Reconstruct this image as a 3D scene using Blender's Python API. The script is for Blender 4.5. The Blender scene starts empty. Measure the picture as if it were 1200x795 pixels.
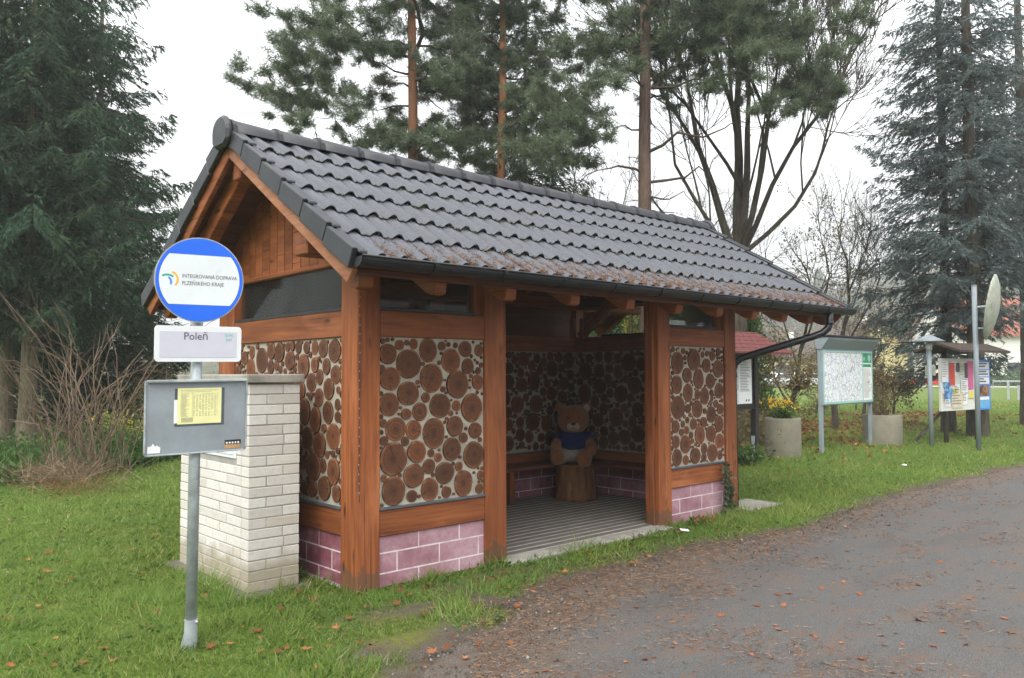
import bpy, bmesh, math, random
import numpy as np
from mathutils import Vector, Matrix, noise as mnoise
random.seed(7); rng = np.random.default_rng(7)
R = math.radians
scene = bpy.context.scene
COL = scene.collection

# ------------------------------------------------------------------ camera numbers
YAW, PITCH, ROLL, FPX = .8324, .0425, -.0046, 937.66
CAM = np.array([-3.101, -5.0877, 1.6])
_f = np.array([math.cos(YAW)*math.cos(PITCH), math.sin(YAW)*math.cos(PITCH), math.sin(PITCH)])
_r0 = np.array([math.sin(YAW), -math.cos(YAW), 0.]); _u0 = np.cross(_r0, _f)
_r = math.cos(ROLL)*_r0 + math.sin(ROLL)*_u0; _u = -math.sin(ROLL)*_r0 + math.cos(ROLL)*_u0
def at(x, y, dep):                       # survey point: photograph pixel at a measured distance -> place
    return CAM + dep*(_f + (x-600)/FPX*_r - (y-397.5)/FPX*_u)
def foot(x, dep):                        # the ground point below it
    p = at(x, 437, dep); return np.array([p[0], p[1], 0.])

# ------------------------------------------------------------------ object helpers
def props(o, label=None, cat=None, group=None, kind=None):
    if label: o['label'] = label
    if cat: o['category'] = cat
    if group: o['group'] = group
    if kind: o['kind'] = kind
    return o
def thing(name, label, cat, loc=(0, 0, 0), rz=0, group=None):
    o = bpy.data.objects.new(name, None); COL.objects.link(o)
    o.empty_display_size = .2
    o.location = loc; o.rotation_euler = (0, 0, rz)
    return props(o, label, cat, group)
def link(name, me, mats, parent=None):
    o = bpy.data.objects.new(name, me); COL.objects.link(o)
    for m in (mats if isinstance(mats, (list, tuple)) else [mats]): me.materials.append(m)
    if parent: o.parent = parent
    return o

class MB:
    """collects solids into one mesh; uv in metres with a random offset per solid, tint = one random number per solid"""
    def __init__(s): s.v=[]; s.f=[]; s.uv=[]; s.m=[]; s.t=[]; s.sm=[]
    def add(s, vs, fs, uvs=None, m=0, tint=None, smooth=False):
        b = len(s.v); s.v += [tuple(map(float, p)) for p in vs]
        t = random.random() if tint is None else tint
        s.t += [t]*len(vs)
        for i, f in enumerate(fs):
            s.f.append(tuple(b+k for k in f)); s.m.append(m); s.sm.append(smooth)
            s.uv.append(uvs[i] if uvs is not None else [(vs[k][0]+vs[k][1], vs[k][2]) for k in f])
    def obox(s, o, ax, ay, az, m=0, tint=None, uvoff=None):
        """box from corner o with edge vectors"""
        o, ax, ay, az = (np.array(a, float) for a in (o, ax, ay, az))
        L = [np.linalg.norm(a) for a in (ax, ay, az)]
        vs = [o + i*ax + j*ay + k*az for k in (0, 1) for j in (0, 1) for i in (0, 1)]
        fs = [(0,2,3,1),(4,5,7,6),(0,1,5,4),(2,6,7,3),(0,4,6,2),(1,3,7,5)]
        if np.dot(np.cross(ax, ay), az) < 0: fs = [f[::-1] for f in fs]
        lc = [(i*L[0], j*L[1], k*L[2]) for k in (0, 1) for j in (0, 1) for i in (0, 1)]
        la = int(np.argmax(L)); oth = [a for a in (0, 1, 2) if a != la]
        off = (random.random()*50, random.random()*50) if uvoff is None else uvoff
        uvs = []
        nrm = [2, 2, 1, 1, 0, 0]
        for f, n in zip(fs, nrm):
            if n == la: uvs.append([(lc[k][oth[0]]*.2+off[0]+9, lc[k][oth[1]]+off[1]) for k in f])
            else:
                c = [a for a in oth if a != n][0]
                uvs.append([(lc[k][la]+off[0], lc[k][c]+off[1]+n*.37) for k in f])
        s.add(vs, fs, uvs, m, tint)
    def box(s, x0, x1, y0, y1, z0, z1, m=0, tint=None, uvoff=None):
        s.obox((x0, y0, z0), (x1-x0, 0, 0), (0, y1-y0, 0), (0, 0, z1-z0), m, tint, uvoff)
    def bar(s, a, b, w, h, up=(0, 0, 1), m=0):
        a, b = np.array(a, float), np.array(b, float); d = b-a; dn = d/np.linalg.norm(d)
        sd = np.cross(dn, up); sd /= np.linalg.norm(sd); up2 = np.cross(sd, dn)
        s.obox(a - sd*w/2 - up2*h/2, d, sd*w, up2*h, m)
    def prism(s, poly, axis, a0, a1, m=0, tint=None):
        """poly: 2-D points in the two other axes (in order), extruded along axis"""
        n = len(poly); oth = [k for k in (0, 1, 2) if k != axis]
        def P(p, a):
            q = [0, 0, 0]; q[axis] = a; q[oth[0]] = p[0]; q[oth[1]] = p[1]; return q
        vs = [P(p, a0) for p in poly]+[P(p, a1) for p in poly]
        off = (random.random()*50, random.random()*50)
        fs, uvs = [], []
        cap = [(p[0]+off[0], p[1]+off[1]) for p in poly]
        fs.append(tuple(range(n))[::-1]); uvs.append(cap[::-1])
        fs.append(tuple(range(n, 2*n))); uvs.append(cap)
        run = 0
        for i in range(n):
            j = (i+1) % n; l = math.dist(poly[i], poly[j])
            fs.append((i, j, n+j, n+i))
            uvs.append([(off[0], run+off[1]), (off[0], run+l+off[1]), (abs(a1-a0)+off[0], run+l+off[1]), (abs(a1-a0)+off[0], run+off[1])]); run += l
        area = sum(poly[i][0]*poly[(i+1) % n][1]-poly[(i+1) % n][0]*poly[i][1] for i in range(n))
        flip = (area < 0) ^ (a1 < a0) ^ (axis == 1)
        if flip: fs = [f[::-1] for f in fs]; uvs = [u[::-1] for u in uvs]
        s.add(vs, fs, uvs, m, tint)
    def tube(s, pts, rad, n=8, m=0, cap=True, tint=None, smooth=True):
        pts = [np.array(p, float) for p in pts]; k = len(pts)
        if not hasattr(rad, '__len__'): rad = [rad]*k
        vs, fs, uvs = [], [], []
        d0 = pts[1]-pts[0]; ref = np.array([0, 0, 1.]) if abs(d0[2]) < .9*np.linalg.norm(d0) else np.array([1., 0, 0])
        a = np.cross(d0, ref); a /= np.linalg.norm(a)
        run = random.random()*20
        runs = []
        for i in range(k):
            d = (pts[min(i+1, k-1)]-pts[max(i-1, 0)]); d /= (np.linalg.norm(d)+1e-9)
            a = a - d*np.dot(a, d); a /= (np.linalg.norm(a)+1e-9); b = np.cross(d, a)
            if i: run += np.linalg.norm(pts[i]-pts[i-1])
            runs.append(run)
            for j in range(n):
                t = 2*math.pi*j/n; vs.append(pts[i]+rad[i]*(math.cos(t)*a+math.sin(t)*b))
        for i in range(k-1):
            for j in range(n):
                j2 = (j+1) % n
                fs.append((i*n+j, i*n+j2, (i+1)*n+j2, (i+1)*n+j))
                c0, c1 = j*2*math.pi*rad[0]/n, (j+1)*2*math.pi*rad[0]/n
                uvs.append([(runs[i], c0), (runs[i], c1), (runs[i+1], c1), (runs[i+1], c0)])
        if cap:
            fs.append(tuple(range(n))[::-1]); uvs.append([(0, 0)]*n)
            fs.append(tuple(range((k-1)*n, k*n))); uvs.append([(0, 0)]*n)
        s.add(vs, fs, uvs, m, tint, smooth)
    def lathe(s, prof, n=24, c=(0, 0, 0), m=0, cap=True, smooth=True, wob=0):
        """prof: (radius, z) list, bottom to top"""
        vs, fs = [], []
        for i, (r, z) in enumerate(prof):
            for j in range(n):
                t = 2*math.pi*j/n; rr = r*(1+wob*mnoise.noise(Vector((math.cos(t)*2, math.sin(t)*2, z*.6))))
                vs.append((c[0]+rr*math.cos(t), c[1]+rr*math.sin(t), c[2]+z))
        k = len(prof); uvs = []
        for i in range(k-1):
            for j in range(n):
                j2 = (j+1) % n; fs.append((i*n+j, i*n+j2, (i+1)*n+j2, (i+1)*n+j))
                w = 2*math.pi*prof[0][0]/n
                uvs.append([(prof[i][1], j*w), (prof[i][1], j*w+w), (prof[i+1][1], j*w+w), (prof[i+1][1], j*w)])
        if cap:
            for ring, rev in ((0, True), (k-1, False)):
                f = tuple(range(ring*n, ring*n+n)); f = f[::-1] if rev else f
                fs.append(f); uvs.append([(vs[q][0]-c[0], vs[q][1]-c[1]) for q in f])
        s.add(vs, fs, uvs, m, None, smooth)
    def disc(s, c, ax, ay, r, n=48, m=0, ry=None):
        c, ax, ay = (np.array(a, float) for a in (c, ax, ay))
        vs = [c+ax*r*math.cos(2*math.pi*i/n)+ay*(ry or r)*math.sin(2*math.pi*i/n) for i in range(n)]
        s.add(vs, [tuple(range(n))], None, m)
    def build(s, name, mats, parent=None, bevel=0, seg=1):
        me = bpy.data.meshes.new(name); me.from_pydata(s.v, [], s.f)
        me.polygons.foreach_set('material_index', s.m); me.polygons.foreach_set('use_smooth', s.sm)
        uv = me.uv_layers.new(name='UVMap')
        flat = np.array([c for f in s.uv for c in f], float).ravel(); uv.data.foreach_set('uv', flat)
        a = me.attributes.new('tint', 'FLOAT', 'POINT'); a.data.foreach_set('value', s.t)
        me.update(); me.validate()
        o = link(name, me, mats, parent)
        if bevel:
            md = o.modifiers.new('edge', 'BEVEL'); md.width = bevel; md.segments = seg; md.limit_method = 'ANGLE'; md.angle_limit = R(40)
        return o

def np_mesh(name, V, k, mats, parent=None, tint=None, mi=None, smooth=False):
    """loose faces of k corners each; V (n*k,3); tint per face"""
    V = np.asarray(V, np.float32).reshape(-1, 3); n = len(V)//k
    me = bpy.data.meshes.new(name)
    me.vertices.add(n*k); me.vertices.foreach_set('co', V.ravel())
    me.loops.add(n*k); me.loops.foreach_set('vertex_index', np.arange(n*k, dtype=np.int32))
    me.polygons.add(n); me.polygons.foreach_set('loop_start', np.arange(0, n*k, k, dtype=np.int32))
    me.polygons.foreach_set('loop_total', np.full(n, k, np.int32))
    if mi is not None: me.polygons.foreach_set('material_index', np.asarray(mi, np.int32))
    if smooth: me.polygons.foreach_set('use_smooth', np.ones(n, bool))
    a = me.attributes.new('tint', 'FLOAT', 'POINT')
    t = rng.random(n) if tint is None else np.asarray(tint)
    a.data.foreach_set('value', np.repeat(t, k).astype(np.float32))
    me.update(calc_edges=True)
    return link(name, me, mats, parent)
def grid_mesh(name, X, Y, Z, mats, parent=None, attrs=None, keep=None, smooth=True):
    """X,Y,Z 2-D arrays -> a sheet; attrs = {name: 2-D array}; keep = mask of quads"""
    ny, nx = X.shape
    V = np.stack([X, Y, Z], -1).reshape(-1, 3).astype(np.float32)
    i = np.arange(ny*nx).reshape(ny, nx)
    F = np.stack([i[:-1, :-1], i[:-1, 1:], i[1:, 1:], i[1:, :-1]], -1)
    F = F[keep] if keep is not None else F.reshape(-1, 4)
    F = F.reshape(-1, 4)
    used = np.unique(F); mp = np.zeros(ny*nx, int); mp[used] = np.arange(len(used))
    F = mp[F]; V = V[used]; n = len(F)
    me = bpy.data.meshes.new(name)
    me.vertices.add(len(V)); me.vertices.foreach_set('co', V.ravel())
    me.loops.add(n*4); me.loops.foreach_set('vertex_index', F.ravel().astype(np.int32))
    me.polygons.add(n); me.polygons.foreach_set('loop_start', np.arange(0, n*4, 4, dtype=np.int32))
    me.polygons.foreach_set('loop_total', np.full(n, 4, np.int32))
    me.polygons.foreach_set('use_smooth', np.full(n, smooth))
    for k, A in (attrs or {}).items():
        a = me.attributes.new(k, 'FLOAT', 'POINT'); a.data.foreach_set('value', A.ravel()[used].astype(np.float32))
    me.update(calc_edges=True)
    return link(name, me, mats, parent)
def unit(a): return a/(np.linalg.norm(a, axis=-1, keepdims=True)+1e-9)
def blades(P, D, L, W):                  # triangles
    n = len(P); D = unit(D); S = unit(np.cross(D, rng.normal(size=(n, 3))))
    L = np.broadcast_to(L, n)[:, None]; W = np.broadcast_to(W, n)[:, None]
    return np.stack([P-S*W/2, P+S*W/2, P+D*L], 1).reshape(-1, 3)
def leaves(P, D, L, W):                  # diamonds
    n = len(P); D = unit(D); S = unit(np.cross(D, rng.normal(size=(n, 3))))
    L = np.broadcast_to(L, n)[:, None]; W = np.broadcast_to(W, n)[:, None]
    return np.stack([P, P+D*L*.45+S*W/2, P+D*L, P+D*L*.45-S*W/2], 1).reshape(-1, 3)
def text_mesh(body, size, align='LEFT'):
    cu = bpy.data.curves.new('lettering', 'FONT'); cu.body = body; cu.size = size; cu.align_x = align; cu.resolution_u = 3
    o = bpy.data.objects.new('lettering', cu); COL.objects.link(o)
    dg = bpy.context.evaluated_depsgraph_get(); me = bpy.data.meshes.new_from_object(o.evaluated_get(dg))
    bpy.data.objects.remove(o); bpy.data.curves.remove(cu)
    me.name = 'lettering'; me.materials.clear()
    return me
def fnoise(x, y, s, o=0.): return mnoise.noise(Vector((x*s+o, y*s-o, o)))
def vnoise(X, Y, s, o=0.):
    sh = X.shape; return np.array([mnoise.noise(Vector((a*s+o, b*s-o, o))) for a, b in zip(X.ravel(), Y.ravel())]).reshape(sh)

# ------------------------------------------------------------------ material helpers
class NT:
    def __init__(s, name):
        s.mat = bpy.data.materials.new(name); s.mat.use_nodes = True; s.nt = s.mat.node_tree
        s.nt.nodes.clear(); s.out = s.nt.nodes.new('ShaderNodeOutputMaterial')
        s.bsdf = s.nt.nodes.new('ShaderNodeBsdfPrincipled'); s.nt.links.new(s.bsdf.outputs[0], s.out.inputs[0])
    def n(s, t, **kw):
        nd = s.nt.nodes.new('ShaderNode'+t)
        for k, v in kw.items(): setattr(nd, k, v)
        return nd
    def l(s, a, b): s.nt.links.new(a, b)
    def setin(s, node, key, val):
        if isinstance(val, bpy.types.NodeSocket): s.l(val, node.inputs[key])
        else: node.inputs[key].default_value = val
    def uv(s): return s.n('TexCoord').outputs['UV']
    def obj(s): return s.n('TexCoord').outputs['Object']
    def geo(s): return s.n('NewGeometry').outputs['Position']
    def attr(s, name): return s.n('Attribute', attribute_name=name).outputs['Fac']
    def map(s, vec, scale=(1, 1, 1), loc=(0, 0, 0), rot=(0, 0, 0)):
        m = s.n('Mapping'); s.l(vec, m.inputs[0]); m.inputs['Scale'].default_value = scale; m.inputs['Location'].default_value = loc; m.inputs['Rotation'].default_value = rot
        return m.outputs[0]
    def noise(s, vec, scale=5, detail=3, rough=.55, dist=0):
        t = s.n('TexNoise'); s.l(vec, t.inputs['Vector']); t.inputs['Scale'].default_value = scale
        t.inputs['Detail'].default_value = detail; t.inputs['Roughness'].default_value = rough; t.inputs['Distortion'].default_value = dist
        return t.outputs['Fac']
    def voro(s, vec, scale=5, feature='F1', out='Distance'):
        t = s.n('TexVoronoi', feature=feature); s.l(vec, t.inputs['Vector']); t.inputs['Scale'].default_value = scale
        return t.outputs[out]
    def ramp(s, fac, stops, interp='LINEAR'):
        r = s.n('ValToRGB'); s.l(fac, r.inputs[0]); cr = r.color_ramp; cr.interpolation = interp
        while len(cr.elements) < len(stops): cr.elements.new(.5)
        for e, (p, c) in zip(cr.elements, stops):
            e.position = p; e.color = (c, c, c, 1) if not hasattr(c, '__len__') else (*c[:3], 1)
        return r.outputs[0]
    def mix(s, fac, a, b, mode='MIX'):
        m = s.n('Mix', data_type='RGBA', blend_type=mode)
        s.setin(m, 0, fac)
        for i, v in ((6, a), (7, b)):
            if isinstance(v, bpy.types.NodeSocket): s.l(v, m.inputs[i])
            else: m.inputs[i].default_value = (*v[:3], 1) if hasattr(v, '__len__') else (v, v, v, 1)
        return m.outputs[2]
    def math(s, op, a, b=0., c=0.):
        m = s.n('Math', operation=op); s.setin(m, 0, a); s.setin(m, 1, b)
        if op in ('MULTIPLY_ADD', 'SMOOTH_MIN'): s.setin(m, 2, c)
        return m.outputs[0]
    def sep(s, vec):
        x = s.n('SeparateXYZ'); s.l(vec, x.inputs[0]); return x.outputs
    def comb(s, x, y, z=0.):
        c = s.n('CombineXYZ'); s.setin(c, 0, x); s.setin(c, 1, y); s.setin(c, 2, z); return c.outputs[0]
    def bump(s, h, strength=.5, dist=.01):
        b = s.n('Bump'); b.inputs['Strength'].default_value = strength; b.inputs['Distance'].default_value = dist
        s.l(h, b.inputs['Height']); s.l(b.outputs[0], s.bsdf.inputs['Normal'])
    def fin(s, col, rough=.8, metal=0., spec=.5):
        if isinstance(col, bpy.types.NodeSocket): s.l(col, s.bsdf.inputs['Base Color'])
        else: s.bsdf.inputs['Base Color'].default_value = (*col, 1)
        s.setin(s.bsdf, 'Roughness', rough); s.setin(s.bsdf, 'Metallic', metal); s.bsdf.inputs['Specular IOR Level'].default_value = spec
        return s.mat

def m_wood(name, dark, mid, light, rough=.62, wear=.3):
    m = NT(name); uv = m.uv()
    g = m.noise(m.map(uv, (1.6, 34, 1)), 1, 5, .6, .6)
    g2 = m.noise(m.map(uv, (.7, 7, 1)), 1, 3, .6, 1.2)
    lo = m.noise(m.map(uv, (.9, 2.2, 1)), 1, 2, .5)
    f = m.math('ADD', m.math('MULTIPLY', g, .5), m.math('MULTIPLY', g2, .5))
    col = m.ramp(f, [(.34, dark), (.5, mid), (.66, light)])
    col = m.mix(m.ramp(lo, [(.35, 0.), (.7, wear)]), col, tuple(c*.55 for c in dark))
    ck = m.noise(m.map(uv, (.55, 46, 1), loc=(3, 7, 0)), 1, 2, .4)   # drying checks along the grain
    col = m.mix(m.ramp(ck, [(.66, 0.), (.72, .8)]), col, tuple(c*.2 for c in dark))
    pale = m.noise(m.map(uv, (1.1, 3.4, 1), loc=(11, 2, 0)), 1, 4, .6)
    col = m.mix(m.ramp(pale, [(.55, 0.), (.75, .4)]), col, tuple(min(1, c*1.5+.03) for c in light))
    kn = m.voro(m.map(uv, (2.1, 6.5, 1)), 1)
    col = m.mix(m.ramp(kn, [(.05, .85), (.1, .4), (.16, 0.)]), col, tuple(c*.25 for c in dark))
    z = m.sep(m.geo())[2]                 # mud splashed up the feet of the timbers
    mud = m.ramp(m.math('ADD', z, m.math('MULTIPLY', m.noise(m.geo(), 11, 4), -.32)), [(-.13, .6), (.02, 0.)])
    col = m.mix(mud, col, (.085, .062, .042))
    tn = m.attr('tint'); col = m.mix(.55, col, m.ramp(tn, [(0, .42), (1, 1.)]), 'MULTIPLY')
    m.bump(m.math('ADD', g, m.math('MULTIPLY', kn, .2)), .35, .004)
    return m.fin(col, m.ramp(g, [(.3, rough-.1), (.7, rough+.15)]), 0, .35)
def m_plain(name, col, rough=.6, metal=0., var=.25, scale=6., bumpd=0., spec=.5, dirt=None):
    m = NT(name); p = m.obj(); n1 = m.noise(p, scale, 5, .6); n2 = m.noise(p, scale*5.3, 3, .6)
    c = m.mix(m.ramp(n1, [(.3, 0.), (.7, 1.)]), tuple(x*(1-var) for x in col), tuple(min(1, x*(1+var)) for x in col))
    c = m.mix(m.ramp(n2, [(.45, 0.), (.75, var)]), c, tuple(x*.6 for x in col))
    if dirt is not None:
        c = m.mix(m.ramp(m.noise(p, scale*.6, 6, .65), [(.5, 0.), (.68, .75)]), c, dirt)
    if bumpd: m.bump(n2, .5, bumpd)
    return m.fin(c, m.ramp(n1, [(.3, max(.05, rough-.08)), (.7, min(1, rough+.1))]), metal, spec)
def m_leaf(name, stops, rough=.55, trans=.25, scale=1.2, lo=(.35, .75), alt=None):
    """foliage: colour from the per-leaf tint, patches of another hue, light through the leaf"""
    m = NT(name); t = m.attr('tint')
    c = m.ramp(t, stops)
    if alt is not None:
        c = m.mix(m.ramp(m.noise(m.geo(), scale, 2), [(lo[0], 0.), (lo[1], 1.)]), c, alt)
    m.fin(c, rough, 0, .25)
    tr = m.n('BsdfTranslucent'); m.l(c, tr.inputs[0])
    mx = m.n('MixShader'); mx.inputs[0].default_value = trans
    m.l(m.bsdf.outputs[0], mx.inputs[1]); m.l(tr.outputs[0], mx.inputs[2]); m.l(mx.outputs[0], m.out.inputs[0])
    return m.mat
def m_bark(name, a, b, s=(3, 14), orange=None):
    m = NT(name); uv = m.uv()
    n1 = m.noise(m.map(uv, (s[0], s[1], 1)), 1, 5, .65, .8)
    c = m.ramp(n1, [(.35, a), (.65, b)])
    c = m.mix(m.ramp(m.noise(m.geo(), 1.1, 3), [(.45, 0.), (.7, .5)]), c, tuple(x*1.5 for x in b))
    if orange is not None:                # Scots pine: flaky orange bark higher up the stem
        z = m.sep(m.geo())[2]
        f = m.ramp(m.math('ADD', m.math('MULTIPLY', z, .1), m.math('MULTIPLY', n1, .25)), [(orange[1], 0.), (orange[1]+.2, 1.)])
        c = m.mix(f, c, m.ramp(n1, [(.3, orange[0]), (.7, tuple(x*1.7 for x in orange[0]))]))
    m.bump(n1, .9, .03)
    return m.fin(c, .9, 0, .2)

M = {}
M['wood'] = m_wood('stained_wood', (.15, .040, .011), (.29, .084, .023), (.42, .145, .048))
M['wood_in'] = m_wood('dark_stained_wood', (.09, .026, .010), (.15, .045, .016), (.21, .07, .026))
M['wood_pale'] = m_wood('faded_wood', (.25, .09, .04), (.40, .165, .08), (.52, .25, .14), wear=.35)
M['mortar'] = m_plain('lime_mortar', (.37, .345, .28), .9, var=.2, scale=9, bumpd=.006, dirt=(.22, .19, .145))
def m_log():
    m = NT('log_end_grain'); uv = m.uv(); t = m.attr('tint')
    x = m.sep(uv); r = m.math('POWER', m.math('ADD', m.math('MULTIPLY', x[0], x[0]), m.math('MULTIPLY', x[1], x[1])), .5)
    tv = m.math('MULTIPLY', t, 90.)
    v3 = m.comb(m.math('ADD', x[0], tv), x[1], tv)
    wob = m.noise(v3, 1.6, 3)
    rr = m.math('ADD', r, m.math('MULTIPLY', wob, .35))
    rings = m.noise(m.comb(m.math('MULTIPLY', rr, 9.), tv), 1.6, 4, .7)
    grain = m.noise(m.map(v3, (3, 9, 1)), 1.5, 4, .7)
    c = m.ramp(m.math('ADD', m.math('MULTIPLY', rings, .6), m.math('MULTIPLY', grain, .4)), [(.36, (.060, .026, .014)), (.5, (.12, .052, .027)), (.66, (.20, .092, .048))])
    heart = m.ramp(m.math('ADD', r, m.math('MULTIPLY', wob, .6)), [(.3, .75), (.75, 0.)])
    c = m.mix(heart, c, (.045, .020, .012))
    rim = m.ramp(r, [(.80, 0.), (.93, .8), (.97, .9)])
    c = m.mix(rim, c, m.ramp(wob, [(.4, (.10, .042, .020)), (.6, (.30, .15, .075))]))
    c = m.mix(m.ramp(r, [(.965, 0.), (.99, .9)]), c, (.035, .017, .010))
    c = m.mix(.8, c, m.ramp(t, [(0, (.55, .52, .52)), (.35, (.85, .77, .72)), (.75, (1.0, .88, .80)), (1, (1.35, 1.1, .95))]), 'MULTIPLY')
    m.bump(rings, .6, .004)
    return m.fin(c, .75, 0, .25)
M['log'] = m_log()
M['crack'] = m_plain('crack', (.012, .008, .006), .95)
def m_pink(name, pale):
    m = NT(name); uv = m.uv()
    b = m.n('TexBrick'); m.l(uv, b.inputs['Vector']); b.offset = .5
    for k, v in (('Scale', 1.), ('Mortar Size', .006), ('Mortar Smooth', .2), ('Brick Width', .40), ('Row Height', .15)): b.inputs[k].default_value = v
    n1 = m.noise(uv, 3.2, 5, .65); n2 = m.noise(uv, 22, 4, .7); n3 = m.noise(uv, 1.4, 3)
    c = m.ramp(n1, [(.3, (.15, .042, .062)), (.48, (.23, .080, .105)), (.62, (.34, .16, .19)), (.75, (.50, .33, .37))])
    c = m.mix(m.ramp(n3, [(.45-pale*.2, pale*.25), (.7-pale*.12, .45+pale*.4)]), c, (.58, .42, .47))
    c = m.mix(m.ramp(n2, [(.42, 0.), (.8, .5)]), c, (.20, .06, .08))
    c = m.mix(m.math('MULTIPLY', b.outputs['Fac'], m.ramp(m.noise(uv, 9, 3), [(.25, .4), (.5, 1.)])), c, (.66, .58, .60))
    m.bump(n2, .4, .004)
    return m.fin(c, .85, 0, .2)
M['pink'] = m_pink('pink_painted_blocks', 0.)
M['pink_bleached'] = m_pink('weather_bleached_pink_blocks', .55)
M['cream'] = None
def m_cream():
    m = NT('cream_brick'); t = m.attr('tint'); p = m.obj()
    c = m.ramp(t, [(0, (.50, .47, .43)), (.3, (.585, .56, .52)), (.7, (.635, .615, .575)), (.93, (.62, .595, .54)), (1, (.52, .47, .40))])
    n = m.noise(p, 26, 5, .7); c = m.mix(m.ramp(n, [(.45, 0.), (.75, .35)]), c, (.36, .33, .29))
    z = m.sep(p)[2]                       # splash-back grime and algae at the foot: a stain of its own
    d = m.ramp(m.math('ADD', z, m.math('MULTIPLY', m.noise(p, 5, 4), -.35)), [(-.1, .7), (.12, 0.)])
    c = m.mix(d, c, (.26, .21, .12))
    m.bump(n, .5, .004); return m.fin(c, .88, 0, .25)
M['cream'] = m_cream()
M['slab_dirty'] = m_plain('mossy_slab', (.13, .12, .095), .95, var=.3, scale=7, bumpd=.004, dirt=(.06, .065, .03))
M['joint'] = m_plain('grey_mortar', (.31, .30, .275), .95, var=.2, scale=12)
M['concrete'] = m_plain('concrete', (.30, .28, .245), .9, var=.22, scale=7, bumpd=.004, dirt=(.16, .15, .11))
M['sand'] = m_plain('sand_joint', (.37, .345, .30), .95, var=.2, scale=6)
M['paver'] = m_plain('ribbed_paving', (.125, .112, .098), .9, var=.25, scale=5, bumpd=.003, dirt=(.13, .11, .09))
M['ringconc'] = m_plain('planter_concrete', (.20, .185, .14), .92, var=.2, scale=3, bumpd=.006, dirt=(.17, .17, .085))
def m_tile():
    m = NT('dark_roof_tile'); p = m.obj(); t = m.attr('tint')
    n1 = m.noise(p, 3.5, 5, .6); n2 = m.noise(p, 40, 4, .6)
    c = m.ramp(n1, [(.3, (.027, .031, .043)), (.7, (.052, .057, .073))])
    c = m.mix(m.ramp(n2, [(.5, 0.), (.75, .6)]), c, (.10, .095, .085))
    c = m.mix(m.ramp(t, [(.6, 0.), (1, .3)]), c, (.038, .040, .046))
    m.bump(n2, .25, .002)
    return m.fin(c, m.ramp(n1, [(.3, .36), (.7, .52)]), 0, .6)
M['tile'] = m_tile()
M['tile_dark'] = m_plain('charcoal_trim_tile', (.018, .020, .026), .48, var=.25, scale=5, dirt=(.028, .030, .035))
M['roof_moss'] = m_leaf('roof_moss', [(0, (.022, .026, .010)), (.6, (.045, .050, .016)), (1, (.10, .085, .035))], trans=.05)
M['gutter'] = m_plain('dark_gutter', (.009, .010, .012), .38, var=.3, spec=.45)
M['black'] = m_plain('black_strip', (.014, .014, .016), .5)
M['flash'] = m_plain('grey_flashing', (.09, .105, .12), .5, metal=.3)
M['galv'] = m_plain('galvanised_steel', (.36, .40, .42), .5, metal=.2, var=.2, scale=14, dirt=(.20, .21, .21))
M['board_grey'] = m_plain('grey_sheet_steel', (.27, .305, .335), .45, metal=.2, var=.14, scale=4, dirt=(.24, .26, .27))
M['steel_blue'] = m_plain('grey_blue_paint', (.22, .26, .285), .5, var=.1)
M['white'] = m_plain('white_paint', (.68, .70, .72), .4, var=.05)
M['white_metal'] = m_plain('white_cabinet_door', (.70, .72, .75), .4, var=.04)
M['sign_white'] = m_plain('sign_white', (.66, .70, .73), .35, var=.04)
M['sign_blue'] = m_plain('sign_blue', (.012, .125, .72), .35, var=.05)
M['plate'] = m_plain('plate_lilac_grey', (.52, .52, .60), .35, var=.05)
M['ink'] = m_plain('dark_ink', (.055, .06, .075), .5, var=.1)
M['ink_soft'] = m_plain('faint_ink', (.30, .31, .20), .6, var=.3, scale=40)
M['teal'] = m_plain('teal_print', (.10, .50, .40), .5, var=.05)
M['logo_green'] = m_plain('logo_green', (.01, .33, .26), .5, var=.03)
M['logo_yellow'] = m_plain('logo_yellow', (.80, .42, .03), .5, var=.03)
M['logo_blue'] = m_plain('logo_blue', (.03, .22, .75), .5, var=.03)
M['yellow'] = m_plain('yellow_paper', (.76, .73, .36), .7, var=.05, scale=10)
M['paper'] = m_plain('white_paper', (.76, .77, .78), .7, var=.05)
M['tan'] = m_plain('tan_print', (.45, .28, .14), .6)
M['dark_wood'] = m_wood('black_stained_wood', (.012, .010, .010), (.022, .019, .019), (.04, .034, .032))
M['brown_roof'] = m_plain('brown_roof', (.05, .035, .025), .85, var=.3)
M['navy'] = m_plain('navy_cloth', (.012, .022, .10), .95, var=.15, scale=30, spec=.1)
M['cloth'] = m_plain('cream_cloth', (.36, .32, .27), .95, var=.1, scale=30, spec=.1)
M['nose'] = m_plain('black_nose', (.015, .011, .01), .35)
def m_fur(name, a, b):
    m = NT(name); p = m.obj(); n = m.noise(p, 60, 4, .7); n2 = m.noise(p, 9, 3)
    c = m.ramp(m.math('ADD', m.math('MULTIPLY', n, .5), m.math('MULTIPLY', n2, .5)), [(.35, a), (.65, b)])
    m.bump(n, 1., .012); m.bsdf.inputs['Sheen Weight'].default_value = .4
    return m.fin(c, .95, 0, .1)
M['fur'] = m_fur('brown_plush', (.17, .058, .018), (.38, .15, .05))
M['fur_pale'] = m_fur('pale_plush', (.48, .33, .22), (.66, .50, .37))
M['bark_stump'] = m_bark('stump_bark', (.07, .03, .014), (.26, .125, .055), (2, 16))
M['stump_top'] = m_plain('stump_top', (.22, .12, .06), .85, scale=12)
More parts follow.
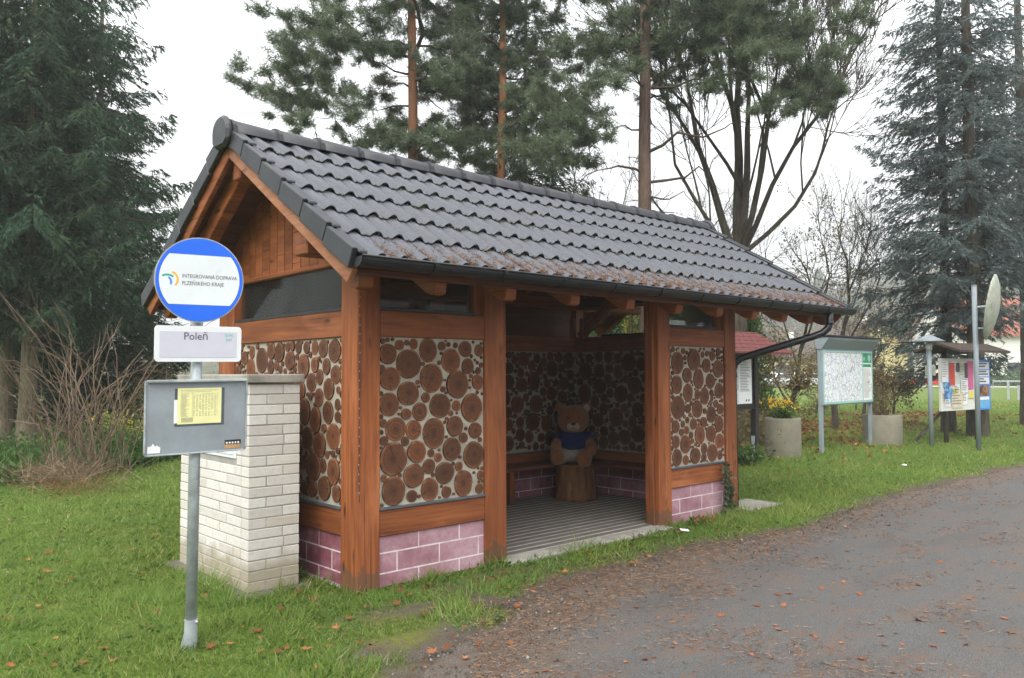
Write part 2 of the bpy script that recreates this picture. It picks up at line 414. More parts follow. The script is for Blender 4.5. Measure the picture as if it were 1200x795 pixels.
def m_glass(name, tint, refl=.12, haze=.1):
    m = NT(name); nt = m.nt; nt.nodes.remove(m.bsdf)
    tr = m.n('BsdfTransparent'); tr.inputs[0].default_value = (*tint, 1)
    gl = m.n('BsdfGlossy'); gl.inputs['Roughness'].default_value = .06; gl.inputs[0].default_value = (.9, .9, .9, 1)
    df = m.n('BsdfDiffuse'); df.inputs[0].default_value = (.32, .33, .32, 1)
    n = m.noise(m.obj(), 4, 5, .65)
    a = m.n('MixShader'); m.l(m.ramp(n, [(.35, haze*.4), (.7, haze*1.6)]), a.inputs[0]); m.l(tr.outputs[0], a.inputs[1]); m.l(df.outputs[0], a.inputs[2])
    fr = m.n('Fresnel'); fr.inputs[0].default_value = 1.22
    b = m.n('MixShader'); m.l(fr.outputs[0], b.inputs[0]); m.l(a.outputs[0], b.inputs[1]); m.l(gl.outputs[0], b.inputs[2])
    m.l(b.outputs[0], m.out.inputs[0]); return m.mat
M['glass'] = m_glass('dusty_window', (.74, .78, .75), haze=.05)
M['car_glass'] = m_plain('car_window', (.02, .025, .03), .1)
def m_map():
    m = NT('printed_map'); uv = m.uv()
    n = m.noise(uv, 3., 4, .6); n2 = m.noise(m.map(uv, loc=(7, 3, 0)), 5., 5, .65)
    c = m.mix(m.ramp(n2, [(.52, 0.), (.62, .55)]), (.78, .80, .80), (.64, .70, .46))
    c = m.mix(m.ramp(n, [(.6, 0.), (.72, .5)]), c, (.74, .60, .36))
    w = m.n('TexVoronoi', feature='DISTANCE_TO_EDGE'); m.l(m.map(uv), w.inputs[0]); w.inputs['Scale'].default_value = 6.5
    c = m.mix(m.ramp(w.outputs['Distance'], [(.014, .9), (.035, 0.)]), c, (.30, .24, .26))
    w2 = m.n('TexVoronoi', feature='DISTANCE_TO_EDGE'); m.l(m.map(uv, loc=(3, 9, 0)), w2.inputs[0]); w2.inputs['Scale'].default_value = 15.
    c = m.mix(m.ramp(w2.outputs['Distance'], [(.03, .75), (.08, 0.)]), c, (.30, .38, .55))
    s = m.voro(m.map(uv, loc=(1, 5, 0)), 9.)
    c = m.mix(m.ramp(s, [(.08, .85), (.2, 0.)]), c, (.22, .20, .26))
    return m.fin(c, .35, 0, .5)
M['map'] = m_map()
M['green_print'] = m_plain('green_print', (.03, .27, .12), .4, var=.08)
M['mint'] = m_plain('mint_frame', (.30, .50, .46), .4, var=.06)
M['red_shingle'] = None
def m_shingle(name, a, b):
    m = NT(name); uv = m.uv(); br = m.n('TexBrick'); m.l(uv, br.inputs[0]); br.inputs['Scale'].default_value = 1
    br.inputs['Brick Width'].default_value = .2; br.inputs['Row Height'].default_value = .12; br.inputs['Mortar Size'].default_value = .008
    n = m.noise(uv, 14, 4)
    c = m.mix(m.ramp(n, [(.3, 0.), (.7, 1.)]), a, b); c = m.mix(br.outputs['Fac'], c, tuple(x*.3 for x in a))
    return m.fin(c, .9, 0, .2)
M['red_shingle'] = m_shingle('red_shingles', (.10, .030, .030), (.17, .06, .056))
M['red_roof'] = m_shingle('red_house_tiles', (.25, .07, .04), (.36, .13, .08))
M['plaster_white'] = m_plain('white_plaster', (.66, .65, .61), .9, var=.06, scale=.8)
M['plaster_yellow'] = m_plain('yellow_plaster', (.50, .43, .19), .9, var=.08, scale=.8)
M['win_dark'] = m_plain('dark_window', (.035, .04, .045), .15)
M['car_white'] = m_plain('white_car_paint', (.62, .63, .65), .25, var=.03)
M['car_red'] = m_plain('red_car_paint', (.42, .02, .02), .25, var=.03)
M['rubber'] = m_plain('rubber', (.02, .02, .02), .8)
M['lens'] = m_plain('frosted_lens', (.55, .56, .55), .3)
M['dish'] = m_plain('weathered_dish', (.33, .35, .28), .6, var=.2, scale=9, dirt=(.20, .23, .15))
M['red_petal'] = m_plain('red_petal', (.42, .10, .05), .7)
M['ash'] = m_plain('pebble_white', (.62, .60, .56), .8)
# foliage
M['spruce'] = m_leaf('spruce_needles', [(0, (.013, .027, .015)), (.5, (.031, .062, .028)), (.85, (.060, .105, .042)), (1, (.095, .135, .05))], alt=(.040, .092, .048), scale=.6)
M['blue_spruce'] = m_leaf('blue_spruce_needles', [(0, (.050, .072, .070)), (.5, (.115, .155, .152)), (.9, (.20, .255, .25)), (1, (.23, .25, .22))], alt=(.105, .138, .122), scale=.5, trans=.3)
M['pine'] = m_leaf('pine_needles', [(0, (.058, .082, .050)), (.5, (.125, .170, .098)), (.85, (.20, .25, .140)), (1, (.27, .27, .16))], alt=(.140, .180, .108), scale=.45, trans=.35)
M['bark_spruce'] = m_bark('spruce_bark', (.055, .045, .03), (.17, .14, .095))
M['bark_pine'] = m_bark('pine_bark', (.075, .045, .034), (.20, .115, .085), orange=((.15, .070, .036), .62))
M['bark_pine_grey'] = m_bark('grey_pine_bark', (.060, .042, .034), (.15, .10, .078))
M['bark_pine_orange'] = m_bark('orange_pine_bark', (.12, .065, .04), (.30, .165, .10), orange=((.26, .115, .05), .35))
M['bark_grey'] = m_bark('grey_bark', (.028, .024, .018), (.095, .082, .06))
M['bark_limb'] = m_bark('dark_limb_bark', (.035, .027, .021), (.10, .075, .058))
M['twig'] = m_bark('thin_twigs', (.045, .035, .025), (.11, .085, .06))
M['twig_warm'] = m_bark('dry_stems', (.09, .062, .044), (.20, .145, .10))
M['green_leaf'] = m_leaf('green_leaves', [(0, (.035, .075, .015)), (.5, (.075, .14, .028)), (1, (.14, .20, .05))], alt=(.05, .12, .03), trans=.35)
M['yellow_leaf'] = m_leaf('yellow_leaves', [(0, (.30, .25, .04)), (.6, (.48, .40, .06)), (1, (.34, .36, .09))], trans=.4)
M['olive_leaf'] = m_leaf('olive_leaves', [(0, (.07, .075, .025)), (.5, (.15, .135, .05)), (1, (.26, .20, .08))], alt=(.22, .15, .06), trans=.35)
M['rust_leaf'] = m_leaf('rusty_leaves', [(0, (.09, .04, .016)), (.5, (.18, .085, .035)), (1, (.27, .15, .07))], alt=(.12, .12, .04), trans=.3)
M['ivy'] = m_leaf('ivy_leaves', [(0, (.03, .055, .025)), (.6, (.075, .105, .055)), (1, (.17, .17, .11))], trans=.2)
M['flower'] = m_leaf('yellow_petals', [(0, (.70, .34, .02)), (1, (.82, .58, .03))], trans=.3)
M['grass'] = m_leaf('grass_blades', [(0, (.085, .140, .026)), (.35, (.168, .250, .046)), (.7, (.265, .340, .080)), (.9, (.37, .37, .13)), (1, (.45, .37, .21))], rough=.6, trans=.48, alt=(.152, .268, .056), scale=.9, lo=(.4, .85))
M['leaf_orange'] = m_leaf('fallen_leaf', [(0, (.10, .040, .018)), (.5, (.25, .085, .030)), (.85, (.34, .13, .05)), (1, (.40, .22, .11))], trans=.15, rough=.7)
M['needle_litter'] = m_leaf('dry_needles', [(0, (.085, .045, .026)), (.5, (.18, .092, .048)), (1, (.30, .175, .10))], trans=.05, rough=.8)
# ------------------------------------------------------------------ world, sun
SUN_EL, SUN_AZ = R(46), R(208)           # towards the sun, counter-clockwise from +x
w = bpy.data.worlds.new('World'); scene.world = w; w.use_nodes = True
wn = w.node_tree; bg = wn.nodes['Background']
sk = wn.nodes.new('ShaderNodeTexSky'); sk.sky_type = 'NISHITA'; sk.sun_disc = False
sk.sun_elevation = SUN_EL; sk.sun_rotation = R(90)-SUN_AZ; sk.air_density = 1.6; sk.dust_density = 8; sk.ozone_density = 1
hs = wn.nodes.new('ShaderNodeHueSaturation'); hs.inputs['Saturation'].default_value = .12
tz = wn.nodes.new('ShaderNodeTexCoord'); sx_ = wn.nodes.new('ShaderNodeSeparateXYZ'); mz = wn.nodes.new('ShaderNodeMapRange'); mz.inputs['From Min'].default_value = 0; mz.inputs['From Max'].default_value = 1; mz.inputs['To Min'].default_value = .32; mz.inputs['To Max'].default_value = 1.30
gm_ = wn.nodes.new('ShaderNodeVectorMath'); gm_.operation = 'SCALE'   # overcast sky: zenith about three times the horizon
tc = wn.nodes.new('ShaderNodeTexCoord'); nz = wn.nodes.new('ShaderNodeTexNoise'); nz.inputs['Scale'].default_value = 2.2; nz.inputs['Detail'].default_value = 4
rp = wn.nodes.new('ShaderNodeValToRGB'); rp.color_ramp.elements[0].position = .3; rp.color_ramp.elements[1].position = .75
rp.color_ramp.elements[0].color = (11.2, 11.5, 12.0, 1); rp.color_ramp.elements[1].color = (12.8, 12.9, 13.1, 1)
mx = wn.nodes.new('ShaderNodeMix'); mx.data_type = 'RGBA'; mx.inputs[0].default_value = .82     # cloud cover
wn.links.new(sk.outputs[0], hs.inputs['Color']); wn.links.new(hs.outputs[0], mx.inputs[6])
wn.links.new(tc.outputs['Generated'], nz.inputs['Vector']); wn.links.new(nz.outputs['Fac'], rp.inputs[0]); wn.links.new(rp.outputs[0], mx.inputs[7])
wn.links.new(tz.outputs['Generated'], sx_.inputs[0]); wn.links.new(sx_.outputs[2], mz.inputs['Value']); wn.links.new(mx.outputs[2], gm_.inputs[0]); wn.links.new(mz.outputs[0], gm_.inputs['Scale']); wn.links.new(gm_.outputs[0], bg.inputs['Color']); bg.inputs['Strength'].default_value = .10
sl = bpy.data.lights.new('sun', 'SUN'); sl.energy = 1.3; sl.angle = R(45); sl.color = (1, .96, .90)
so = bpy.data.objects.new('sun', sl); COL.objects.link(so)
sd = Vector((math.cos(SUN_EL)*math.cos(SUN_AZ), math.cos(SUN_EL)*math.sin(SUN_AZ), math.sin(SUN_EL)))
so.rotation_euler = sd.to_track_quat('Z', 'Y').to_euler(); so.location = sd*60

# ------------------------------------------------------------------ ground and path
EDGE = np.array([(-30, -24), (-6, -6.6), (-2.4, -4.0), (-1.2, -2.35), (-.63, -1.62), (.13, -1.25), (1.13, -.92), (2.2, -.82), (3.4, -.92), (4.7, -1.02), (7.6, -.78), (12, -.9), (18, -1.4), (26, -3), (60, -16)], float)
def edge_y(x): return np.interp(x, EDGE[:, 0], EDGE[:, 1])
def axis_pts(lo, hi, core0, core1, fine):
    a = list(np.arange(core0, core1, fine)); x, st = core1, fine
    while x < hi: a.append(x); st *= 1.28; x += st
    a.append(hi); x, st = core0, fine
    b = []
    while x > lo: st *= 1.28; x -= st; b.append(max(x, lo))
    return np.array(sorted(set(b+a)))
gx = axis_pts(-400, 600, -4.5, 16, .11); gy = axis_pts(-300, 600, -3.2, 8, .11)
X, Y = np.meshgrid(gx, gy)
E_ = edge_y(X); n1 = vnoise(X, Y, .9, 3.1); n2 = vnoise(X, Y, 4.3, 8.); n3 = vnoise(X, Y, .25, 1.)
dist = Y-E_                              # metres into the lawn
soil = np.clip(1-(dist-.10+n1*.30+n2*.16)/.35, 0, 1)
pt = np.clip(1.25-np.hypot((X+.02)/.62, (Y+.62)/.24)+n2*.5, 0, 1); soil = np.maximum(soil, np.where(dist > -.2, pt, 0))
soil = np.maximum(soil, np.clip(.8-np.hypot((X-2.4)/1.3, (Y+.42)/.2)+n2*.7, 0, .6))
band = np.clip(1.15-np.hypot((X-.3)/2.2, (dist-.2)/.75), 0, 1); n5 = vnoise(X, Y, 2.4, 6.); soil = np.maximum(soil, np.where(dist > -.2, np.clip(band*(1.0+1.5*n5+.9*n2), 0, 1), 0)); moss = np.clip(band*1.6*(.15+1.7*vnoise(X, Y, 1.9, 21.)), 0, 1)*np.clip((dist-.22+.3*n2)/.2, 0, 1)
lit = np.clip((n1*1.1+n2*.45+.1)-np.abs((Y-4.6-.06*X)/2.3)*.55, 0, 1)*np.clip((X-9)/4, 0, 1)*np.clip(1.6-X/40, 0, 1)
Z = np.where(dist > 0, .012*n1+.012*n2+.015*np.clip(dist/2, 0, 1), -.015)
ins = (X > -.9) & (X < 6) & (Y > -.25) & (Y < 2.7); Z = np.where(ins, np.minimum(Z, .01), Z)
def m_ground():
    m = NT('lawn_soil'); p = m.geo(); s = m.attr('soil'); li = m.attr('litter')
    n1 = m.noise(p, 1.3, 4); n2 = m.noise(p, 22, 5, .7); n3 = m.noise(p, 90, 3, .7)
    c = m.ramp(n2, [(.3, (.045, .075, .012)), (.5, (.085, .135, .022)), (.7, (.15, .19, .04))])
    c = m.mix(m.ramp(n1, [(.42, 0.), (.7, .6)]), c, (.13, .15, .03))
    n4 = m.noise(p, 130, 3, .8); d = m.ramp(n4, [(.32, (.035, .029, .024)), (.52, (.10, .082, .068)), (.70, (.24, .21, .18))])
    d = m.mix(m.ramp(m.noise(p, 9, 4), [(.42, 0.), (.62, .6)]), d, (.085, .056, .036))
    d = m.mix(m.math('MULTIPLY', m.attr('moss'), m.ramp(n2, [(.38, .2), (.55, 1.)])), d, m.ramp(n3, [(.3, (.07, .085, .014)), (.7, (.19, .20, .035))]))
    c = m.mix(s, c, d)
    o = m.ramp(n3, [(.35, (.10, .035, .012)), (.6, (.30, .11, .04))])
    c = m.mix(li, c, o)
    m.bump(m.math('ADD', n2, n3), .8, .02)
    return m.fin(c, .95, 0, .15)
ground = grid_mesh('ground', X, Y, Z, m_ground(), attrs={'soil': soil, 'litter': lit, 'moss': moss}); props(ground, kind='structure')
M['ground'] = ground.data.materials[0]
# asphalt path
px_ = np.concatenate([np.arange(-30, -5, 1.), np.arange(-5, 14, .10), np.arange(14, 61, .8)]); tt = np.concatenate([np.arange(0, .8, .05), np.arange(.8, 4, .4), np.arange(4, 34, 3.)])
PX_, TT = np.meshgrid(px_, tt)
EY = edge_y(PX_)+.10*vnoise(PX_, PX_*0, 1.7, 5.)+.05*vnoise(PX_, PX_*0, 6., 2.)
PY_ = EY-TT
PZ = .004+np.clip(TT/.5, 0, 1)*.010
dirt = np.clip(1.35-TT/np.where(PX_ < 3, .60, .36)+.7*vnoise(PX_, PY_, 1.8, 2.)+.45*vnoise(PX_, PY_, 5, 4), 0, 1)
def m_asphalt():
    m = NT('worn_asphalt'); p = m.geo(); d = m.attr('dirt')
    n1 = m.noise(p, 1.1, 4); n3 = m.noise(p, 130, 3, .8); vo = m.voro(p, 75)
    c = m.ramp(n3, [(.32, (.025, .025, .025)), (.5, (.070, .069, .067)), (.68, (.18, .175, .165))])
    c = m.mix(m.ramp(vo, [(.1, .55), (.4, 0.)]), c, (.12, .116, .11))
    c = m.mix(m.ramp(n1, [(.35, 0.), (.7, .5)]), c, (.085, .078, .072))
    c = m.mix(m.ramp(m.noise(m.map(p, (.5, 1.3, 1), rot=(0, 0, .1)), 1.3, 5, .6), [(.5, 0.), (.62, .25)]), c, (.040, .039, .038))
    a = m.noise(m.map(p, (1, 2.3, 1), rot=(0, 0, .25)), 2.1, 6, .7); b = m.noise(p, 55, 3, .75)
    lit = m.math('MULTIPLY', m.ramp(a, [(.50, 0.), (.64, 1.)]), m.ramp(b, [(.42, 0.), (.58, .85)]))
    c = m.mix(lit, c, m.ramp(m.noise(p, 160, 2), [(.3, (.075, .038, .022)), (.7, (.20, .105, .058))]))
    e = m.ramp(n3, [(.32, (.035, .029, .024)), (.52, (.10, .082, .068)), (.70, (.24, .21, .18))])
    e = m.mix(m.ramp(m.noise(p, 9, 4), [(.42, 0.), (.62, .6)]), e, (.085, .056, .036))
    c = m.mix(d, c, e)
    m.bump(m.math('SUBTRACT', n3, m.math('MULTIPLY', vo, .7)), .8, .006)
    return m.fin(c, .78, 0, .35)
path = grid_mesh('path', PX_, PY_, PZ, m_asphalt(), attrs={'dirt': dirt}); props(path, kind='structure')

# ------------------------------------------------------------------ the bus shelter
LX, DY = 5.02, 2.52
SL = .64                                  # roof slope dz/dy
def zt(y): return 2.36+(y+.68)*SL if y < 1.26 else 2.36+(3.20-y)*SL   # tile plane
sh = thing('bus_shelter', 'timber bus shelter with log slice walls, pink painted plinth and dark tiled roof', 'bus shelter')
W, WI, WP = M['wood'], M['wood_in'], M['wood_pale']
def part(mb, name, mat, parent=sh, bevel=.006, label=None):
    o = mb.build(name, mat, parent, bevel)
    if label: o['label'] = label
    return o
# floor
b = MB(); b.box(-.0, 5.02, .03, 2.5, -.06, .022); b.box(1.40, 3.62, -.13, .06, -.05, .034); part(b, 'floor_slab', M['concrete'], bevel=.012)
b = MB(); b.box(.195, 4.825, .072, 2.345, .02, .0335); part(b, 'sand_joints', M['sand'], bevel=0)
b = MB(); y = .075
while y < 2.33:
    b.box(.19, 4.83, y, y+.080, .02, .038+random.uniform(-.0015, .0015)); y += .118
part(b, 'ribbed_paving', M['paver'], bevel=.004)
# posts
for (x0, x1, y0, y1) in ((0, .2, 0, .235), (1.229, 1.464, 0, .19), (3.566, 3.775, 0, .19), (4.80, 5.02, 0, .22), (0, .2, 2.19, 2.52), (2.4, 2.6, 2.345, 2.52), (4.862, 5.02, 2.372, 2.52)):
    b = MB(); b.box(x0, x1, y0, y1, -.04, 2.47); part(b, 'post', W, bevel=.009)
b = MB(); b.box(3.535, 3.566, .05, .14, .03, 2.45); part(b, 'door_jamb', W)
# plinth, sills, rails
def ubox(mb, x0, x1, y0, y1, z0, z1):     # plain box with uv running along the wall
    mb.box(x0, x1, y0, y1, z0, z1, uvoff=(0, 0))
def plinth(x0, x1, y0, y1, mat='pink'):
    b = MB(); n0 = .389
    horiz = (x1-x0) > (y1-y0)
    L = (x1-x0) if horiz else (y1-y0)
    b.box(x0, x1, y0, y1, -.05, n0)
    uvs = []
    for f in b.f:
        uvs.append([((b.v[k][0] if horiz else b.v[k][1])-(x0 if horiz else y0)+.23, b.v[k][2]+.04) for k in f])
    b.uv = uvs; part(b, 'plinth_wall', M[mat], bevel=0)
plinth(.2, 1.229, .03, .2, 'pink_bleached'); plinth(3.775, 4.80, .03, .2, 'pink_bleached'); plinth(.03, .2, .235, 2.19); plinth(4.84, 4.99, .22, 2.37); plinth(.2, 2.4, 2.35, 2.5); plinth(2.6, 4.84, 2.35, 2.5)
bays = [('x', .2, 1.229, .01, .18), ('x', 3.775, 4.80, .01, .18), ('y', .235, 2.19, .01, .18), ('y', .22, 2.37, 4.84, 5.01), ('x', .2, 2.4, 2.34, 2.51), ('x', 2.6, 4.86, 2.34, 2.51)]
for ax, a0, a1, t0, t1 in bays:
    out = -1 if t0 < 1 else 1
    def bx(mb, z0, z1, o0=0., o1=0., e=0.):
        if ax == 'x': mb.box(a0+e, a1-e, t0+o0, t1+o1, z0, z1)
        else: mb.box(t0+o0, t1+o1, a0+e, a1-e, z0, z1)
    b = MB(); bx(b, .387, .582); part(b, 'sill_beam', W)
    b = MB(); bx(b, .582, .599, -.012 if out < 0 else .02, -.02 if out < 0 else .012); part(b, 'flashing', M['flash'], bevel=.002)
    b = MB(); bx(b, 1.878, 2.076); part(b, 'rail', W)
# log slice panels -------------------------------------------------
def px_circles(lst, zx, zy, sc, plane, val):
    """circles read off the photograph, put back on the wall they sit in"""
    out = []
    for (cx, cy, ry) in lst:
        d = _f+(zx+cx/sc-600)/FPX*_r-(zy+cy/sc-397.5)/FPX*_u
        t = (val-CAM[plane])/d[plane]; p = CAM+t*d
        out.append((p[1-plane], p[2], ry/sc*t/FPX))
    return out
C1 = px_circles([(110,180,92),(285,265,125),(125,390,102),(450,150,98),(645,240,103),(480,385,123),(700,440,120),(870,420,90),(765,140,68),(880,150,66),(785,285,66),(900,275,48),(280,515,106),(120,610,100),(550,620,108),(820,635,118),(380,670,78),(430,550,45),(265,690,50),(690,620,46),(210,105,46),(272,85,26),(330,97,43),(567,115,40),(625,100,22),(683,108,24),(920,540,30),(408,265,19),(545,255,20),(60,305,33),(65,70,24),(108,60,19),(818,200,18),(848,232,13),(50,516,26),(218,637,13),(203,690,13),(648,572,12),(920,690,21),(920,635,13)], 440, 390, 7.229, 1, .02)
C1 += px_circles([(175,95,103),(330,100,83),(500,130,125),(675,70,86),(850,105,71),(155,350,140),(355,288,95),(330,490,105),(650,265,98),(835,312,122),(155,620,120),(465,605,96),(590,465,96),(750,555,105),(457,410,63),(78,195,42),(255,200,41),(475,298,36),(535,335,40),(710,410,40),(750,168,46),(315,663,53),(605,628,50),(892,485,55),(885,600,45),(915,175,36),(72,45,36),(75,512,30),(215,488,20),(58,122,20),(770,90,15),(545,272,13),(925,410,20),(838,463,12),(915,35,40),(605,160,14),(318,212,11)], 440, 490, 7.229, 1, .02)
C2 = px_circles([(65,200,56),(115,265,40),(175,285,50),(62,313,48),(120,355,45),(215,215,38),(275,232,53),(235,295,41),(280,345,48),(67,432,60),(205,372,43),(167,440,45),(240,468,43),(280,517,40),(55,532,33),(105,622,45),(57,610,33),(62,692,43),(157,682,55),(180,575,46),(237,568,43),(283,605,40),(245,665,46),(203,645,28),(118,437,24),(286,440,28),(148,517,30),(200,508,28),(108,703,25),(203,690,23),(285,677,23),(150,185,58),(42,130,15),(95,140,17),(195,158,17),(217,153,15),(245,165,25),(275,145,20),(240,355,17),(243,385,15),(93,518,18),(112,550,23),(85,560,18),(135,575,18),(168,365,25),(42,380,13),(205,450,15),(115,497,16),(130,470,13)], 780, 380, 4.417, 1, .02)
C3 = px_circles([(495,80,55),(445,72,41),(408,67,31),(372,67,28),(337,65,28),(500,187,43),(460,150,36),(358,150,55),(300,125,43),(410,143,33),(430,197,33),(393,220,43),(470,250,48),(428,287,38),(466,355,50),(345,255,45),(362,350,57),(411,387,55),(430,500,55),(490,462,58),(403,595,63),(492,615,56),(452,690,55),(505,715,38),(400,692,38),(444,592,31),(463,543,18),(508,320,26),(510,375,26),(450,425,20),(512,255,18),(375,470,48),(513,525,16)], 260, 390, 3.787, 0, .02)
def pack(circles, u0, u1, v0, v1, seed, n_try=5200, rmax=.10):
    rnd = random.Random(seed); out = []
    for (u, v, r) in circles:
        r = min(r, u-u0-.002, u1-u-.002, v-v0-.002, v1-v-.002)
        if r > .008: out.append((u, v, r))
    for i in range(n_try):
        t = i/n_try; rm = rmax*(1-t)**1.6+.012
        u, v = rnd.uniform(u0, u1), rnd.uniform(v0, v1)
        r = min(u-u0-.003, u1-u-.003, v-v0-.003, v1-v-.003)
        for (a, c, q) in out:
            d = math.hypot(u-a, v-c)-q-.004
            if d < r: r = d
            if r < .011: break
        if r < max(.011, rm*.55): continue
        out.append((u, v, min(r, rm*rnd.uniform(.8, 1.1))))
    return out
def log_faces(mb, circles, place, nrm, seed):
    """place(u,v,h) -> point; h = height above the mortar face"""
    rnd = random.Random(seed)
    for (u, v, r) in circles:
        n = 22 if r > .04 else 14; h = rnd.uniform(.006, .016); sq = rnd.uniform(.93, 1.04); ph = rnd.random()*50; rot = rnd.random()*6.28
        tl = rnd.uniform(-.05, .05)
        P = []
        for j in range(n):
            a = 2*math.pi*j/n; k = 1+.055*mnoise.noise(Vector((math.cos(a)*1.3+ph, math.sin(a)*1.3, ph)))
            P.append((u+r*k*math.cos(a)*sq, v+r*k*math.sin(a)/sq))
        vs = [place(p[0], p[1], -.01) for p in P]+[place(p[0], p[1], h*.75+tl*(p[0]-u)) for p in P]+[place(u+(p[0]-u)*.93, v+(p[1]-v)*.93, h+tl*(p[0]-u)) for p in P]+[place(u, v, h)]
        cs = [(math.cos(2*math.pi*j/n+rot), math.sin(2*math.pi*j/n+rot)) for j in range(n)]
        fs, uv = [], []
        for j in range(n):
            k = (j+1) % n
            fs += [(j, k, n+k, n+j), (n+j, n+k, 2*n+k, 2*n+j), (2*n+j, 2*n+k, 3*n)]
            uv += [[cs[j], cs[k], cs[k], cs[j]], [cs[j], cs[k], (cs[k][0]*.93, cs[k][1]*.93), (cs[j][0]*.93, cs[j][1]*.93)], [(cs[j][0]*.93, cs[j][1]*.93), (cs[k][0]*.93, cs[k][1]*.93), (0, 0)]]
        if nrm < 0: fs = [f[::-1] for f in fs]; uv = [q[::-1] for q in uv]
        mb.add(vs, fs, uv, 1, rnd.random())
        if r > .045 and rnd.random() < .55:           # drying crack
            for _ in range(rnd.choice((1, 1, 2))):
                a = rnd.random()*6.28; a0, a1 = rnd.uniform(.15, .4)*r, .88*r; wd = rnd.uniform(.03, .06)
                q = [(u+a0*math.cos(a), v+a0*math.sin(a)), (u+a1*math.cos(a+wd), v+a1*math.sin(a+wd)), (u+a1*math.cos(a-wd), v+a1*math.sin(a-wd))]
                f = (0, 1, 2) if nrm < 0 else (2, 1, 0)
                mb.add([place(p[0], p[1], h+.0012+tl*(p[0]-u)) for p in q], [f], None, 2, .5)
def panel(ax, a0, a1, t0, t1, sides):
    b = MB()
    if ax == 'x': b.box(a0-.01, a1+.01, t0, t1, .59, 1.885)
    else: b.box(t0, t1, a0-.01, a1+.01, .59, 1.885)
    for (s, circ, seed) in sides:
        cs = pack(circ, a0, a1, .601, 1.876, seed)
        if ax == 'x': pl = (lambda u, v, h: (u, t0-h, v)) if s < 0 else (lambda u, v, h: (u, t1+h, v)); fl = 1 if s < 0 else -1
        else: pl = (lambda u, v, h: (t0-h, u, v)) if s < 0 else (lambda u, v, h: (t1+h, u, v)); fl = -1 if s < 0 else 1
        log_faces(b, cs, pl, fl, seed+5)
    part(b, 'log_panel', [M['mortar'], M['log'], M['crack']], bevel=0)
panel('x', .2, 1.229, .032, .17, [(-1, C1, 1), (1, [], 11)])
panel('x', 3.775, 4.80, .032, .17, [(-1, C2, 2), (1, [], 12)])
panel('y', .235, 2.19, .032, .17, [(-1, C3, 3), (1, [], 13)])
panel('y', .22, 2.36, 4.85, 4.99, [(-1, [], 4)])
panel('x', .2, 2.4, 2.36, 2.49, [(-1, [], 5)])
panel('x', 2.6, 4.85, 2.36, 2.49, [(-1, [], 6)])
# windows above the rails
def window(ax, a0, a1, t, z1=2.45):
    b = MB(); f = MB()
    if ax == 'x':
        b.box(a0, a1, t, t+.008, 2.09, z1)
        f.box(a0, a1, t-.07, t+.05, 2.076, 2.104)
    else:
        b.box(t, t+.008, a0, a1, 2.09, z1); f.box(t-.07 if t < 1 else t-.03, t+.04 if t < 1 else t+.08, a0, a1, 2.076, 2.104)
    o = part(b, 'window', M['glass'], bevel=0); part(f, 'window_sill', M['black'], o, bevel=.004)
window('x', .2, 1.15, .09); window('x', 3.775, 4.72, .09); window('y', .235, 2.19, .08); window('y', .22, 1.95, 4.92)
for x0, x1 in ((1.15, 1.229), (4.72, 4.80)):
    b = MB(); b.box(x0, x1, .05, .15, 2.076, 2.46); part(b, 'window_jamb', W)
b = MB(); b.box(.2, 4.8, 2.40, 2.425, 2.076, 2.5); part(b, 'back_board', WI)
# plates, purlin, rafters
for (y0, y1, z0, z1) in ((.05, .23, 2.45, 2.62), (2.29, 2.47, 2.45, 2.62)):
    b = MB(); b.box(-.385, 6.18, y0, y1, z0, z1); part(b, 'wall_plate', W, bevel=.01)
b = MB(); b.box(-.385, 6.18, 1.19, 1.33, 3.20, 3.38); part(b, 'ridge_purlin', W, bevel=.01)
for x in (.06, 2.5, 4.86):
    b = MB(); b.box(x, x+.12, .23, 2.29, 2.47, 2.60); part(b, 'tie_beam', WI)
    if x != .06:
        b = MB(); b.box(x+.01, x+.11, 1.2, 1.32, 2.60, 3.2); part(b, 'king_post', WI)
def rafter_poly(front):
    so = .13; h = .205                      # below the tile plane, vertical depth
    pts = []
    ye = -.56
    top = lambda y: zt(y)-so
    prof = [(1.24, top(1.24)), (1.24, top(1.24)-h), (-.34, top(-.34)-h), (-.44, top(-.44)-h+.002), (-.51, top(-.51)-h+.022), (-.55, top(-.55)-h+.06), (-.575, top(-.575))]
    return prof if front else [(2.52-p[0], p[1]) for p in prof]
for x in (-.27, .34, 1.02, 1.74, 2.46, 3.18, 3.86, 4.52, 5.14, 5.72, 6.12):
    for fr in (True, False):
        b = MB(); b.prism(rafter_poly(fr), 0, x-.055, x+.055); part(b, 'rafter', W, bevel=.008)
# soffit boarding
for fr in (True, False):
    b = MB(); y = -.60
    while y < 1.25:
        y2 = min(y+.118, 1.25)
        q = [(y, zt(y)-.128), (y2, zt(y2)-.128), (y2, zt(y2)-.106), (y, zt(y)-.106)]
        if not fr: q = [(2.52-p[0], p[1]) for p in q]
        b.prism(q, 0, -.405, 6.215); y += .121
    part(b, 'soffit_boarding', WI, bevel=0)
# gable boards (both ends)
for x0 in (.045, 4.93):
    b = MB(); y = .0
    while y < 2.5:
        y1 = min(y+random.uniform(.128, .152), 2.52)
        def tp(q): return (zt(q) if q < 1.26 else zt(q))-.135
        pts = [(y+.005, 2.452), (y1-.005, 2.452), (y1-.005, tp(y1-.005))]
        if y < 1.26 < y1: pts.append((1.26, tp(1.26)))
        pts.append((y+.005, tp(y+.005)))
        if x0 < 1 or True:
            if pts[2][1] > 2.47: b.prism(pts, 0, x0, x0+.024+random.uniform(0, .006))
        y = y1
    part(b, 'gable_boarding', W, bevel=.004)
    b = MB(); b.box(x0-.012, x0+.05, .23, 2.29, 2.44, 2.475); part(b, 'gable_rail', W)
